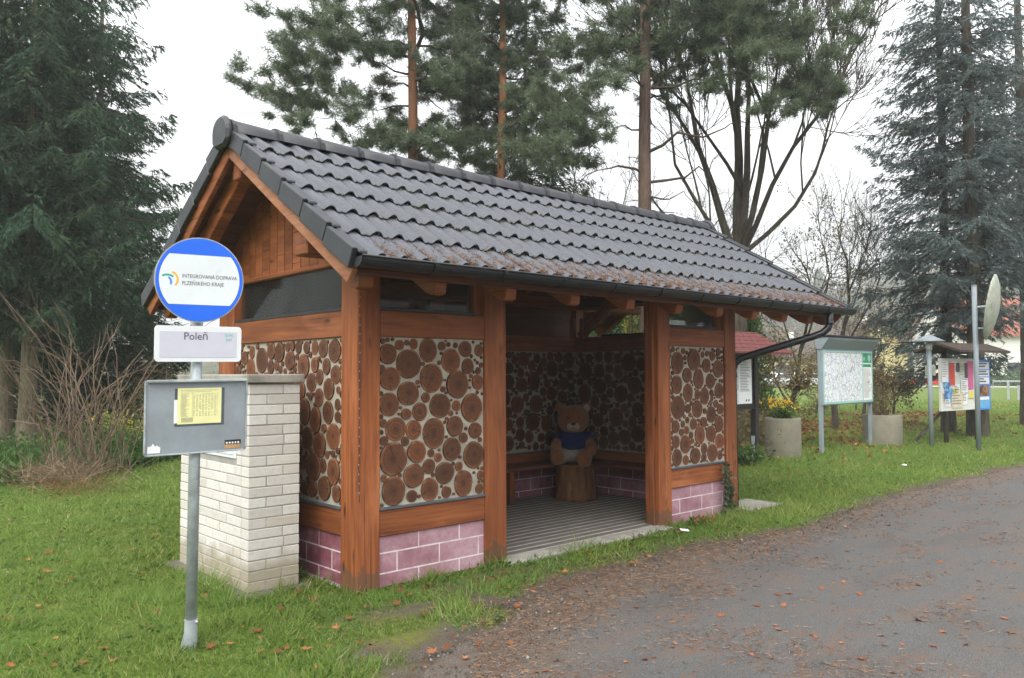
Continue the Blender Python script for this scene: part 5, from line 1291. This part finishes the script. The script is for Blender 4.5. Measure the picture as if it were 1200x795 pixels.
# shrubs on the left
ds_ = thing('dry_shrub', 'big dry shrub of arching bare stems in front of the dark spruces', 'shrub', tuple(foot(103, 12.4)))
g = np.random.default_rng(61); b = MB(); c = b
for k in range(62):
    a = g.uniform(0, 6.283); o = np.array([g.normal()*.30, g.normal()*.3, 0]); L = g.uniform(1.4, 3.9); s = g.uniform(.08, .50); dv = np.array([math.cos(a)*s, math.sin(a)*s, 1.]); dv /= np.linalg.norm(dv)
    pts = []; arch = g.uniform(.15, .9)
    for i in range(8):
        t = i/7; pts.append(o+dv*L*t+np.array([math.cos(a), math.sin(a), 0])*arch*.55*t**2.2*L*.6+np.array([0, 0, -arch*.42*t**2.6*L])+g.normal(size=3)*.015)
    b.tube(pts, [.007*(1-.75*i/7)+.002 for i in range(8)], 4, cap=False)
    for j in range(g.integers(2, 6)):
        i = g.integers(2, 7); d2 = unit(pts[min(i+1, 7)]-pts[i-1]+g.normal(size=3)*.25*L/3); l2 = g.uniform(.2, .7); e = pts[i]+d2*l2
        c.tube([pts[i], pts[i]+d2*l2*.5+g.normal(size=3)*.02, e+np.array([0, 0, -.08*l2])], [.005, .004, .002], 3, cap=False)
b.build('stems', M['twig_warm'], ds_)
def tuft_heap(name, label, x, dep, rx, h, n, mat, cat='plant', ll=(.25, .6), w=.008, group=None, z=0):
    p = foot(x, dep); t = thing(name, label, cat, (p[0], p[1], z), 0, group)
    P = np.stack([rng.normal(size=n)*rx*.6, rng.normal(size=n)*rx*.6, rng.uniform(0, h*.6, n)], 1); D = np.stack([rng.normal(size=n), rng.normal(size=n), rng.uniform(-.15, 1.1, n)], 1)
    np_mesh('foliage', blades(P, D, rng.uniform(*ll, n), w), 3, mat, t); return t
M['straw'] = m_leaf('straw', [(0, (.12, .075, .042)), (.6, (.24, .165, .10)), (1, (.34, .27, .18))], trans=.2)
tuft_heap('dry_grass_clump', 'heap of dry straw coloured stalks at the foot of the arching shrub', 72, 11.8, .6, .4, 800, M['straw'], ll=(.25, .7))
tuft_heap('dry_grass_clump', 'russet dry weeds in front of the arching shrub', 100, 10.8, .5, .25, 420, M['rust_leaf'], ll=(.12, .35))
for (x, dep, h, n, mat, lab) in ((182, 15.5, 1.5, 1500, M['yellow_leaf'], 'yellowing bush between the dry shrub and the timetable board'), (205, 19., 2.3, 2600, M['rust_leaf'], 'brown leaved bush behind the brick pillar'), (150, 14.5, 1.0, 2600, M['green_leaf'], 'low green bush to the right of the arching shrub'), (15, 13.5, .7, 2600, M['green_leaf'], 'low green bush under the slim left trunk')):
    t = thing('bush', lab, 'bush', tuple(foot(x, dep)), 0, 'bushes along the left edge of the lawn'); bushy(t, .9, h, 0, 70, n, mat, M['twig'], (.05, .10), .8)
# ivy on the last post and small stuff at the plinth
iv = thing('ivy', 'grey green ivy climbing the plinth beside the last post', 'ivy', (4.72, -.03, 0))
n = 420; z = rng.beta(1.1, 1.7, n)*.62; P = np.stack([rng.normal(size=n)*.055*(1.2-z)+.03*np.sin(z*9), -.015-rng.random(n)*.05, z], 1)
b = MB()
for k in range(7): b.tube([(rng.normal()*.05, -.01, 0), (rng.normal()*.05, -.015, .25), (rng.normal()*.06, -.012, .45), (rng.normal()*.06, -.012, .6)], .003, 4, cap=False)
b.build('stems', M['twig'], iv); np_mesh('leaves', leaves(P, rng.normal(size=(n, 3))*[1, .6, 1], rng.uniform(.025, .055, n), rng.uniform(.02, .045, n)), 4, M['ivy'], iv)
rf = thing('faded_flowers', 'red and orange artificial flowers lying at the foot of the far plinth', 'flowers', (4.05, -.16, 0))
b = MB(); cpt = [(-.10, 0, .05), (.02, -.03, .06), (.09, .02, .07), (.13, -.05, .05)]
np_mesh('blossoms', np.concatenate([leaves(np.repeat([p], 16, 0)+rng.normal(size=(16, 3))*.012, rng.normal(size=(16, 3)), .035, .025) for p in cpt]), 4, M['red_petal'], rf)
np_mesh('leaves', leaves(rng.normal(size=(60, 3))*[.1, .05, .01]+[0, 0, .035], rng.normal(size=(60, 3))+[0, 0, .5], .06, .03), 4, M['green_leaf'], rf)
wr = thing('wrapper', 'crumpled black and white wrapper lying by the third shelter post', 'litter', (3.52, -.28, .012), R(-35))
b = MB(); b.obox((-.09, -.02, .0), (.09, .01, .02), (0, .04, .005), (0, 0, .006)); b.build('dark_half', M['black'], wr); b = MB(); b.obox((.002, -.012, .021), (.09, .0, -.012), (0, .04, .01), (0, 0, .005)); b.build('white_half', M['paper'], wr)
pc = thing('wrapper', 'small white paper scrap in the grass near the path edge', 'litter', tuple(at(1060, 551, 13.3)*[1, 1, 0]+[0, 0, .03]))
b = MB(); b.lathe([(.025, 0), (.045, .012), (.035, .024), (.001, .03)], 7, wob=.5, smooth=False); b.build('crumple', M['paper'], pc)
psl = thing('paving_slab', 'grey concrete slab let into the grass beyond the last shelter post', 'paving slab', (5.42, .12, 0))
b = MB(); b.box(-.36, .36, -.26, .24, -.04, .032); b.build('slab', M['concrete'], psl, .006)

# ------------------------------------------------------------------ far things
hx = np.linspace(-120, 420, 60); hy = np.linspace(0, 340, 40); HX, HY = np.meshgrid(hx, hy)
dr = HX*math.cos(YAW)+HY*math.sin(YAW); dl = HX*math.sin(YAW)-HY*math.cos(YAW)
HZ = np.clip((dr-150)/110, 0, 1)**1.3*(20+.07*dl+5*vnoise(HX, HY, .012, 2.))+1.2*vnoise(HX, HY, .07, 4.)*np.clip((dr-150)/40, 0, 1)-.3
def m_hill():
    m = NT('wooded_hill'); p = m.geo(); n = m.noise(p, .12, 5, .7); n2 = m.noise(p, .9, 3)
    c = m.ramp(n, [(.35, (.022, .036, .018)), (.5, (.06, .06, .028)), (.65, (.12, .085, .04))]); c = m.mix(m.ramp(n2, [(.4, 0.), (.7, .5)]), c, (.03, .04, .02))
    m.bump(n2, 1., .8); return m.fin(c, 1., 0, .1)
hill = grid_mesh('hills', HX, HY, HZ, m_hill(), keep=((dr[:-1, :-1] > 140) & (dl[:-1, :-1] > -140))); props(hill, kind='structure')
g = np.random.default_rng(71); n = 900
D_ = g.uniform(155, 265, n); Lx = g.uniform(-60, 150, n)
cx = CAM[0]+D_*math.cos(YAW)+Lx*math.sin(YAW); cy = CAM[1]+D_*math.sin(YAW)-Lx*math.cos(YAW)
def hz(x, y):
    d = x*math.cos(YAW)+y*math.sin(YAW); l = x*math.sin(YAW)-y*math.cos(YAW)
    return np.clip((d-150)/110, 0, 1)**1.3*(20+.07*l+5*np.array([fnoise(a, c, .012, 2.) for a, c in zip(x, y)]))-.8
cz = hz(cx, cy); VP, TT_ = [], []
for i in range(n):
    m_ = 130; h = g.uniform(5, 11); con = g.random() < .35; z = g.beta(1.2, 1.3, m_)*h; a = g.uniform(0, 6.283, m_)
    pr = (1-z/h)*.26*h if con else np.sqrt(np.clip(1-((z-h*.58)/(h*.45))**2, 0, 1))*.36*h
    P = np.stack([cx[i]+pr*np.cos(a), cy[i]+pr*np.sin(a), cz[i]+z], 1); VP.append(leaves(P, g.normal(size=(m_, 3))+[0, 0, .3], g.uniform(.8, 1.6, m_), g.uniform(.5, 1., m_))); TT_.append(np.full(m_, (.15 if con else g.uniform(.3, 1)))+g.normal(size=m_)*.06)
M['far_wood'] = m_leaf('far_woodland', [(0, (.02, .035, .02)), (.3, (.04, .055, .025)), (.6, (.11, .085, .035)), (1, (.17, .12, .05))], trans=.15)
fw = np_mesh('far_woodland', np.concatenate(VP), 4, M['far_wood'], None, np.clip(np.concatenate(TT_), 0, 1)); props(fw, 'hazy wooded hillside behind the village houses', 'woodland', kind='stuff')

def house(label, x, dep, wid, dpt, he, hr, rz, wall, roof, wins, group='village houses beyond the lawn'):
    t = thing('house', label, 'house', tuple(foot(x, dep)), rz, group)
    b = MB(); b.box(-wid/2, wid/2, 0, dpt, -.3, he); b.prism([(0, he), (dpt, he), (dpt/2, hr)], 0, -wid/2, wid/2); b.build('wall', wall, t)
    o = gable_roof(t, -wid/2-.5, wid/2+.5, -.6, dpt+.6, he-.25, hr+.2, roof, .18)
    c = MB(); c.box(wid*.18, wid*.18+.6, dpt*.55, dpt*.55+.6, hr-1.2, hr+1.0); c.build('chimney', M['plaster_white'], o)
    for (wx, wz, ww, wh) in wins:
        f = MB(); f.box(wx-.08, wx+ww+.08, -.05, .02, wz-.08, wz+wh+.08); w_ = f.build('window', M['white'], t)
        g_ = MB(); g_.box(wx, wx+ww, -.07, -.051, wz, wz+wh); g_.build('pane', M['win_dark'], w_)
    return t
YZ = YAW-R(90)
house('white rendered house with a red tiled roof behind the right spruce', 1182, 98, 13, 9, 6.2, 10.8, YZ+R(8), M['plaster_white'], M['red_roof'], [(-5., 1.2, 1.0, 1.5), (-.2, .9, 3.1, 1.7), (4.6, 1.2, 1.1, 1.5), (-3.2, 4., .55, .7), (1.6, 4., .55, .7)])
house('yellow rendered house with a grey gable behind the map board', 965, 108, 11, 9, 4.6, 8.2, YZ+R(-70), M['plaster_yellow'], M['brown_roof'], [(-4, 1.2, 1.2, 1.4), (-1, 1.2, 1.2, 1.4), (2.4, .1, 2.2, 2.3)])
house('long pale yellow house behind the olive thicket', 925, 100, 12, 8, 3.6, 5.8, YZ+R(6), M['plaster_yellow'], M['brown_roof'], [(-4.5, 1.1, 1.2, 1.4), (-1.8, .1, 2.4, 2.4), (2.4, 1.1, 1.2, 1.4)])
# road and guard rail far off
rd = MB(); p0, p1 = foot(1030, 84), foot(1420, 66); dd = unit(p1-p0); nn = np.array([-dd[1], dd[0], 0]); rd.add([tuple(p0+[0, 0, .02]), tuple(p1+[0, 0, .02]), tuple(p1+nn*6+[0, 0, .02]), tuple(p0+nn*6+[0, 0, .02])], [(0, 1, 2, 3)])
o = rd.build('road', M['joint']); props(o, kind='structure')
gr = thing('guard_rail', 'grey guard rail along the far road by the white house', 'guard rail', tuple(foot(1180, 70)))
c0 = np.array(gr.location); a0, a1 = foot(1140, 72)-c0, foot(1400, 62)-c0
b = MB(); b.bar(a0+[0, 0, .70], a1+[0, 0, .70], .06, .13); b.build('rail', M['galv'], gr)
for t_ in np.linspace(.02, .98, 13):
    q_ = a0+(a1-a0)*t_; b = MB(); b.box(q_[0]-.06, q_[0]+.06, q_[1]-.06, q_[1]+.06, -.05, .72); b.build('post', M['galv'], gr)
for i, (x, dep) in enumerate(((1181, 44), (1193, 43))):
    t = thing('marker_post', ['pale marker post in the far lawn, left of the two', 'pale marker post in the far lawn, right of the two'][i], 'post', tuple(foot(x, dep)), 0, 'marker posts in the far lawn'); b = MB(); b.box(-.05, .05, -.05, .05, -.05, 1.0 if i == 0 else .8); b.build('post', M['galv'], t, .01)
def car(label, x, dep, rz, paint):
    t = thing('parked_car', label, 'car', tuple(foot(x, dep)), rz, 'cars parked in front of the houses')
    b = MB(); pr = [(-2.05, .35), (-2.1, .62), (-2.0, .86), (-1.2, .95), (-.55, 1.40), (.75, 1.46), (1.55, 1.02), (2.05, .92), (2.1, .5), (2.0, .30)]
    b.prism(pr, 1, -.82, .82); b.build('body', paint, t, .08, 2)
    g_ = MB(); g_.prism([(-1.05, .97), (-.5, 1.34), (.68, 1.39), (1.32, 1.02)], 1, -.826, .826); g_.prism([(-1.21, .97), (-1.16, .97), (-.55, 1.385), (-.6, 1.385)], 1, -.66, .66); g_.build('windows', M['car_glass'], t)
    for sx in (-1.3, 1.3):
        for sy in (-.72, .72):
            w_ = MB(); w_.v = []; w_.tube([(sx, sy-.1, .32), (sx, sy+.1, .32)], .32, 20, smooth=False); wh = w_.build('wheel', M['rubber'], t)
            r_ = MB(); s_ = .103 if sy > 0 else -.103; r_.tube([(sx, sy+s_*.9, .32), (sx, sy+s_*1.05, .32)], .2, 14, smooth=False); r_.build('rim', M['galv'], wh)
    for sy in (-.62, .62):
        h_ = MB(); h_.box(-2.115, -2.06, sy-.16, sy+.16, .62, .76); h_.build('headlight', M['lens'], t)
car('white car parked before the long yellow house, right of the trunk', 943, 78, YZ+R(35), M['car_white'])
car('white car parked before the long yellow house, beside the planter flowers', 905, 80, YZ+R(50), M['car_white'])
car('red car parked beyond the lawn behind the lamp post', 1093, 76, YZ+R(-20), M['car_red'])
hb = thing('clipped_hedge', 'low dark green hedge under the window of the white house', 'hedge', tuple(foot(1192, 84)), YZ)
n = 2600; P = np.stack([rng.uniform(-4, 6, n), rng.uniform(-.7, .7, n), rng.uniform(0, 1.3, n)*(1+.25*np.sin(rng.uniform(0, 6, n)))], 1)
np_mesh('leaves', leaves(P, rng.normal(size=(n, 3)), .3, .2), 4, M['green_leaf'], hb)

# ------------------------------------------------------------------ grass, leaves, needles
def on_lawn(x, y):
    e = edge_y(x)+.10*np.array([fnoise(a, 0, 1.7, 5.) for a in x])
    ok = y > e-.03
    ok &= ~((x > -.01) & (x < 5.03) & (y > .0) & (y < 2.54)); ok &= ~((x > -.69) & (x < -.11) & (y > .41) & (y < 1.92)); ok &= ~((x > 5.05) & (x < 5.79) & (y > -.15) & (y < .37)); ok &= ~((x > 1.42) & (x < 3.6) & (y > -.12) & (y < .1))
    return ok
def soil_at(x, y):
    a = np.array([fnoise(p, q_, .9, 3.1) for p, q_ in zip(x, y)]); c = np.array([fnoise(p, q_, 4.3, 8.) for p, q_ in zip(x, y)])
    s = np.clip(1-((y-edge_y(x))-.10+a*.30+c*.16)/.35, 0, 1); s = np.maximum(s, np.clip(1.25-np.hypot((x+.02)/.62, (y+.62)/.24)+c*.5, 0, 1)); s = np.maximum(s, np.clip(.8-np.hypot((x-2.4)/1.3, (y+.42)/.2)+c*.7, 0, .6))
    ds_y = y-edge_y(x); bd = np.clip(1.15-np.hypot((x-.3)/2.2, (ds_y-.2)/.75), 0, 1); n5 = np.array([fnoise(p, q_, 2.4, 6.) for p, q_ in zip(x, y)]); s = np.maximum(s, np.clip(bd*(1.0+1.5*n5+.9*c), 0, 1))
    return s, a, c
N = 520000
d = np.exp(rng.uniform(math.log(2.5), math.log(48), N)); th = YAW+rng.uniform(-.72, .70, N)
x = CAM[0]+d*np.cos(th); y = CAM[1]+d*np.sin(th); k = on_lawn(x, y); x, y, d = x[k], y[k], d[k]
s, a, c = soil_at(x, y); k = rng.random(len(x)) > s*1.02; x, y, d, a, c = x[k], y[k], d[k], a[k], c[k]; n = len(x)
near_wall = ((x > -.15) & (x < 5.2) & (y > -.16) & (y < .06)) | ((x > -.85) & (x < .05) & (y > .28) & (y < 2.05))
c9 = np.array([fnoise(p, q_, 2.1, 17.) for p, q_ in zip(x, y)]); tall = np.clip(.72+.8*c+.4*a+1.1*np.maximum(c9, 0), .35, 2.1)*np.where(near_wall, 1.5, 1)*np.where(x*0+a > .35, 1.25, 1.)*np.clip(.35+(y-edge_y(x))/.55, .35, 1.)
L = rng.uniform(.032, .100, n)*tall*(1+d*.02); Wd = (.0036+.00085*d)*rng.uniform(.7, 1.4, n)
P = np.stack([x, y, np.full(n, .004)], 1); Dr = np.stack([rng.normal(size=n)*.68+.5*c9, rng.normal(size=n)*.68+.4*a, np.full(n, .85)], 1)
tint = np.clip(rng.beta(2, 2.6, n)*.8+.24*a+.16*c+.22*np.maximum(c9, 0)-.05, 0, 1); tint = np.where(rng.random(n) < .05, rng.uniform(.88, 1, n), tint)
gm = np_mesh('grass', blades(P, Dr, L, Wd), 3, M['grass'], None, tint); props(gm, 'short autumn grass of the lawn around the shelter', 'grass', kind='stuff')
# crumbled leaf bits between the blades
N = 5200; d = np.exp(rng.uniform(math.log(2.6), math.log(13), N)); th = YAW+rng.uniform(-.72, .60, N); x = CAM[0]+d*np.cos(th); y = CAM[1]+d*np.sin(th); k = on_lawn(x, y)
c = np.array([fnoise(p, q_, .8, 33.) for p, q_ in zip(x, y)]); k &= rng.random(N) < np.clip(.12+1.2*c, .04, 1); x, y = x[k], y[k]; n = len(x)
o = np_mesh('leaf_crumbs', leaves(np.stack([x, y, rng.uniform(.012, .04, n)], 1), np.stack([rng.normal(size=n), rng.normal(size=n), rng.normal(size=n)*.35], 1), rng.uniform(.012, .045, n), rng.uniform(.010, .03, n)), 4, M['leaf_orange'], None); props(o, 'crumbled brown leaf bits between the grass blades', 'leaf litter', kind='stuff')
# broad leaved weeds in the lawn
N = 30000; d = np.exp(rng.uniform(math.log(2.6), math.log(16), N)); th = YAW+rng.uniform(-.72, .60, N); x = CAM[0]+d*np.cos(th); y = CAM[1]+d*np.sin(th)
k = on_lawn(x, y); x, y, d = x[k], y[k], d[k]; s, a, c = soil_at(x, y); k = (rng.random(len(x)) > s) & (c > -.05); x, y, d = x[k], y[k], d[k]; n = len(x)
P = np.stack([x, y, rng.uniform(.008, .035, n)], 1); Dr = np.stack([rng.normal(size=n), rng.normal(size=n), rng.uniform(-.1, .5, n)], 1)
V = leaves(P, Dr, rng.uniform(.02, .045, n)*(1+d*.03), rng.uniform(.014, .028, n)*(1+d*.03))
wd = np_mesh('lawn_weeds', V, 4, M['green_leaf'], None, np.clip(rng.normal(.55, .25, n), 0, 1)); props(wd, 'clover and small weeds in the lawn', 'weeds', kind='stuff')
# rough ground cover along the foot of the left wood
N = 26000; t_ = rng.random(N); Pa, Pb = foot(-90, 11.4), foot(225, 15.5); q_ = Pa+(Pb-Pa)*t_[:, None]+fv*(rng.normal(size=N)*1.1+.6)[:, None]+fv*(rng.normal(size=N)*.25)[:, None]
P = np.stack([q_[:, 0], q_[:, 1], rng.uniform(0, .32, N)], 1); Dr = rng.normal(size=(N, 3))+[0, 0, .6]
o = np_mesh('undergrowth', leaves(P, Dr, rng.uniform(.07, .20, N), rng.uniform(.025, .07, N)), 4, M['green_leaf'], None, np.clip(rng.beta(2, 3, N), 0, 1)); props(o, 'rank green undergrowth along the foot of the left wood', 'undergrowth', kind='stuff')
# leaf litter under the right trees
N = 26000; x = rng.uniform(8, 30, N); y = rng.uniform(1.2, 9.5, N); a = np.array([fnoise(p, q_, .9, 3.1) for p, q_ in zip(x, y)]); c = np.array([fnoise(p, q_, 4.3, 8.) for p, q_ in zip(x, y)])
li = np.clip((a*1.1+c*.45+.36)-np.abs((y-4.6-.06*x)/2.3)*.55, 0, 1)*np.clip((x-9)/4, 0, 1); k = rng.random(N) < li*2.2+.03; x, y = x[k], y[k]; n = len(x)
P = np.stack([x, y, rng.uniform(.02, .06, n)], 1); Dr = np.stack([rng.normal(size=n), rng.normal(size=n), rng.normal(size=n)*.25], 1)
o = np_mesh('leaf_litter', leaves(P, Dr, rng.uniform(.07, .13, n), rng.uniform(.05, .10, n)), 4, M['leaf_orange'], None); props(o, 'carpet of fallen orange leaves under the trees beyond the map board', 'leaf litter', kind='stuff')
# fallen maple leaves: each an object
def leaf_mesh(seed):
    g = np.random.default_rng(seed); pts = []
    lobes = [(0, 1.), (62, .82), (118, .55)]
    prof_ = [(-90, .12)]
    tips_ = [(-62, .55), (-35, .30), (0, .86), (22, .42), (62, .80)][:]
    ang = [(-150, .50), (-128, .30), (-95, .16), (-50, .55), (-25, .34), (5, .82), (28, .45), (58, .80), (72, .46), (90, 1.0), (108, .46), (122, .80), (152, .45), (175, .82), (205, .34), (230, .55)]
    r_ = [(math.cos(R(a_))*q*g.uniform(.88, 1.1), math.sin(R(a_))*q*g.uniform(.88, 1.1)) for a_, q in ang[2:]]
    cu = g.uniform(.25, .75); tw_ = g.uniform(-.4, .4)
    vs = [(0, 0, .02)]+[(p[0], p[1], cu*(p[0]**2*.6+p[1]**2*.25)*g.uniform(.6, 1.3)+tw_*p[0]*.4) for p in r_]
    k = len(r_); mb = MB(); mb.add(vs, [(0, i+1, (i+1) % k+1) for i in range(k)], None, 0, g.random())
    mb.tube([(0, 0, .02), (0, -.25, .03), (.05, -.6, .06)], [.02, .016, .012], 4, cap=False)
    zmin = min(p[2] for p in mb.v); mb.v = [(p[0], p[1], p[2]-zmin) for p in mb.v]
    me_o = mb.build('fallen_leaf', M['leaf_orange']); me = me_o.data; bpy.data.objects.remove(me_o); return me
LM = [leaf_mesh(100+i) for i in range(9)]
def drop_leaf(x, y, z, sz, label, group):
    o = bpy.data.objects.new('fallen_leaf', random.choice(LM)); COL.objects.link(o)
    o.location = (x, y, z); o.scale = (sz, sz, sz*random.uniform(.6, 1.3)); o.rotation_euler = (random.gauss(0, .16), random.gauss(0, .16), random.uniform(0, 6.28)); props(o, label, 'leaf', group)
spots = [(180,740),(395,742),(250,752),(255,738),(300,745),(345,703),(350,700),(160,718),(65,786),(90,790),(35,770),(150,720),(505,690),(520,675),(575,684),(582,692),(620,668),(605,715),(625,700),(480,702),(465,712),(560,690),(540,700),(410,728),(430,738),(660,690),(690,655),(730,650),(330,720),(200,700),(215,690),(120,765),(240,705),(270,760),(590,675),(495,668)]
def g0(x, y):
    dv = _f+(x-600)/FPX*_r-(y-397.5)/FPX*_u; t = (.0-CAM[2])/dv[2]; p = CAM+t*dv; return p
cnt = 0
for (x, y) in spots+[(random.uniform(10, 830), random.uniform(600, 790)) for _ in range(230)]:
    p = g0(x, y)
    if cnt > 95: break
    if not on_lawn(np.array([p[0]]), np.array([p[1]]))[0] or np.hypot(*(p[:2]-CAM[:2])) > 12: continue
    drop_leaf(p[0], p[1], .022+random.random()*.02, random.uniform(.030, .058), 'curled orange brown leaf fallen in the grass before the shelter', 'fallen leaves in the grass'); cnt += 1
spots2 = [(885,690),(962,692),(985,757),(955,750),(905,775),(545,775),(560,758),(880,770),(1010,700),(912,700),(860,640),(925,698),(820,690),(1135,705),(700,690),(745,715),(640,790),(1050,745)]
cnt = 0
for (x, y) in spots2+[(random.uniform(480, 1199), random.uniform(600, 793)) for _ in range(400)]:
    p = g0(x, y)
    if cnt > 62: break
    if p[1] > edge_y(p[0])-.05: continue
    drop_leaf(p[0], p[1], .018, random.uniform(.022, .046), 'dry orange brown leaf lying on the asphalt path', 'fallen leaves on the path'); cnt += 1
# gravel worked loose along the path edge
N = 9000; x = rng.uniform(-3, 9, N); e = edge_y(x); y = e+rng.normal(size=N)*.28-.05; s, a, c = soil_at(x, y); k = (rng.random(N) < np.clip(.35+1.2*a, .05, 1)) & ((y < e) | (rng.random(N) < s)); x, y = x[k], y[k]; n = len(x)
r_ = rng.gamma(2.2, .0017, n)+.0025; ax3 = np.stack([rng.normal(size=(n, 3)) for _ in range(2)], 1); u1 = unit(ax3[:, 0]); u2 = unit(np.cross(u1, ax3[:, 1])); u3 = np.cross(u1, u2)
Cn = np.stack([x, y, .016+r_*.35], 1); r3 = r_[:, None]; T = []
for s1 in (-1, 1):
    for s2 in (-1, 1):
        for s3 in (-1, 1):
            q_ = [Cn+u1*r3*1.2*s1, Cn+u2*r3*s2, Cn+u3*r3*.75*s3]; T.append(np.stack(q_ if s1*s2*s3 > 0 else q_[::-1], 1))
M['gravel'] = m_leaf('gravel_stones', [(0, (.04, .036, .033)), (.5, (.095, .088, .08)), (.93, (.17, .16, .145)), (1, (.30, .29, .27))], rough=.9, trans=0.)
tn_ = rng.random(n); o = np_mesh('gravel', np.stack(T, 1).reshape(-1, 3), 3, M['gravel'], None, np.repeat(tn_, 8)); props(o, 'loose grey gravel along the edge of the path', 'gravel', kind='stuff')
# loose needles on path and verge
N = 90000; d = np.exp(rng.uniform(math.log(2.4), math.log(16), N)); th = YAW+rng.uniform(-.68, .05, N); x = CAM[0]+d*np.cos(th); y = CAM[1]+d*np.sin(th); e = edge_y(x)
pn = np.array([fnoise(p*.9, q_*1.7, 1.5, 4.) for p, q_ in zip(x, y)])+.4*np.array([fnoise(p, q_, 6., 1.) for p, q_ in zip(x, y)])
pr_ = np.clip(pn*1.3+.02, 0.03, 1)*np.clip(1.2-np.maximum(0, y-e)*3, 0, 1)+np.clip(1.2-np.abs(y-e+.20)/np.where(x < 3.5, .55, .4), 0, 1)*np.where(x < 3.5, .85, .62)
k = rng.random(N) < pr_; x, y, d = x[k], y[k], d[k]; n = len(x)
P = np.stack([x, y, np.full(n, .021)+rng.random(n)*.006], 1); Dr = np.stack([rng.normal(size=n), rng.normal(size=n), rng.normal(size=n)*.08], 1)
o = np_mesh('pine_needle_litter', blades(P, Dr, rng.uniform(.022, .055, n), .0022+.0005*d), 3, M['needle_litter'], None); props(o, 'rusty dry needles strewn over the path', 'needle litter', kind='stuff')
# moss sitting under the tile lips
N = 9000; x = rng.uniform(-.4, 6.2, N); kk = rng.integers(1, 6, N); y = -.715+kk*ex-np.abs(rng.normal(size=N))*.012
k = rng.random(N) < np.clip(.15+1.3*np.array([fnoise(p, q_, 1.6, 9.) for p, q_ in zip(x, y)])+.12, .04, 1); x, y = x[k], y[k]; n = len(x)
Zr = 2.36+(y+.68)*SL+prof(x)*.68-.002
o = np_mesh('roof_moss', leaves(np.stack([x, y, Zr], 1), rng.normal(size=(n, 3))+[0, -.5, .4], rng.uniform(.012, .026, n), rng.uniform(.012, .022, n)), 4, M['roof_moss'], None); props(o, 'dark moss growing under the lips of the roof tiles', 'moss', kind='stuff')
# needles caught on the roof above the gutter and in the tile pans
N = 52000; x = rng.uniform(-.2, 6.2, N); u_ = rng.exponential(.085, N); y = -.70+u_
cl = np.array([fnoise(p*1.0, 0., 2.2, 3.) for p in x])*.5+.5; pan = .5-.5*np.cos(2*np.pi*(x-XA)/PER)
k = (rng.random(N) < np.clip((cl*1.9-.45)*pan**.7*np.clip(.25+x*.18, .25, 1.), 0, 1)) & (y < 1.1); x, y = x[k], y[k]; n = len(x); kk = np.floor((y+.715)/ex); fr_ = (y+.715)/ex-kk
Zr = 2.36+(y+.68)*SL+prof(x)*(1.28-.7*fr_)+.014*(1-fr_)+.003+rng.random(n)*.012*np.exp(-(y+.70)/.1)
P = np.stack([x, y, Zr], 1); Dr = np.stack([rng.normal(size=n), rng.normal(size=n)*.8, rng.normal(size=n)*.5], 1); Dr[:, 2] += Dr[:, 1]*SL
o = np_mesh('roof_needles', blades(P, Dr, rng.uniform(.03, .065, n), .0052), 3, M['needle_litter'], None); props(o, 'orange dry needles gathered on the tiles above the gutter', 'needle litter', kind='stuff')

# ------------------------------------------------------------------ air
USE_HAZE = True
if USE_HAZE:
    b = MB(); b.box(-140, 460, -140, 420, -2.2, 62)
    hm = bpy.data.materials.new('damp_air'); hm.use_nodes = True; nt = hm.node_tree; nt.nodes.clear()
    ou = nt.nodes.new('ShaderNodeOutputMaterial'); pv = nt.nodes.new('ShaderNodeVolumePrincipled'); pv.inputs['Color'].default_value = (.93, .95, .97, 1); pv.inputs['Density'].default_value = .0013; pv.inputs['Anisotropy'].default_value = .2
    nt.links.new(pv.outputs[0], ou.inputs['Volume']); hz_ = b.build('haze', hm); props(hz_, 'thin damp autumn haze', 'haze', kind='stuff')

# ------------------------------------------------------------------ camera, output
cd = bpy.data.cameras.new('camera'); cam = bpy.data.objects.new('camera', cd); COL.objects.link(cam); scene.camera = cam
cd.sensor_fit = 'HORIZONTAL'; cd.sensor_width = 36; cd.lens = FPX/1200*36; cd.clip_start = .05; cd.clip_end = 3000
cam.matrix_world = Matrix(((_r[0], _u[0], -_f[0], CAM[0]), (_r[1], _u[1], -_f[1], CAM[1]), (_r[2], _u[2], -_f[2], CAM[2]), (0, 0, 0, 1)))
scene.render.engine = 'CYCLES'; scene.view_settings.view_transform = 'Standard'; scene.view_settings.look = 'None'
scene.view_settings.exposure = 1.22; scene.view_settings.gamma = 1; scene.view_settings.use_curve_mapping = False
cy_ = scene.cycles; cy_.use_denoising = True; cy_.max_bounces = 8; cy_.diffuse_bounces = 2; cy_.transparent_max_bounces = 12; cy_.volume_bounces = 1
scene.render.resolution_x, scene.render.resolution_y = 1024, 678
for a_ in ('_l', '_r'): pass
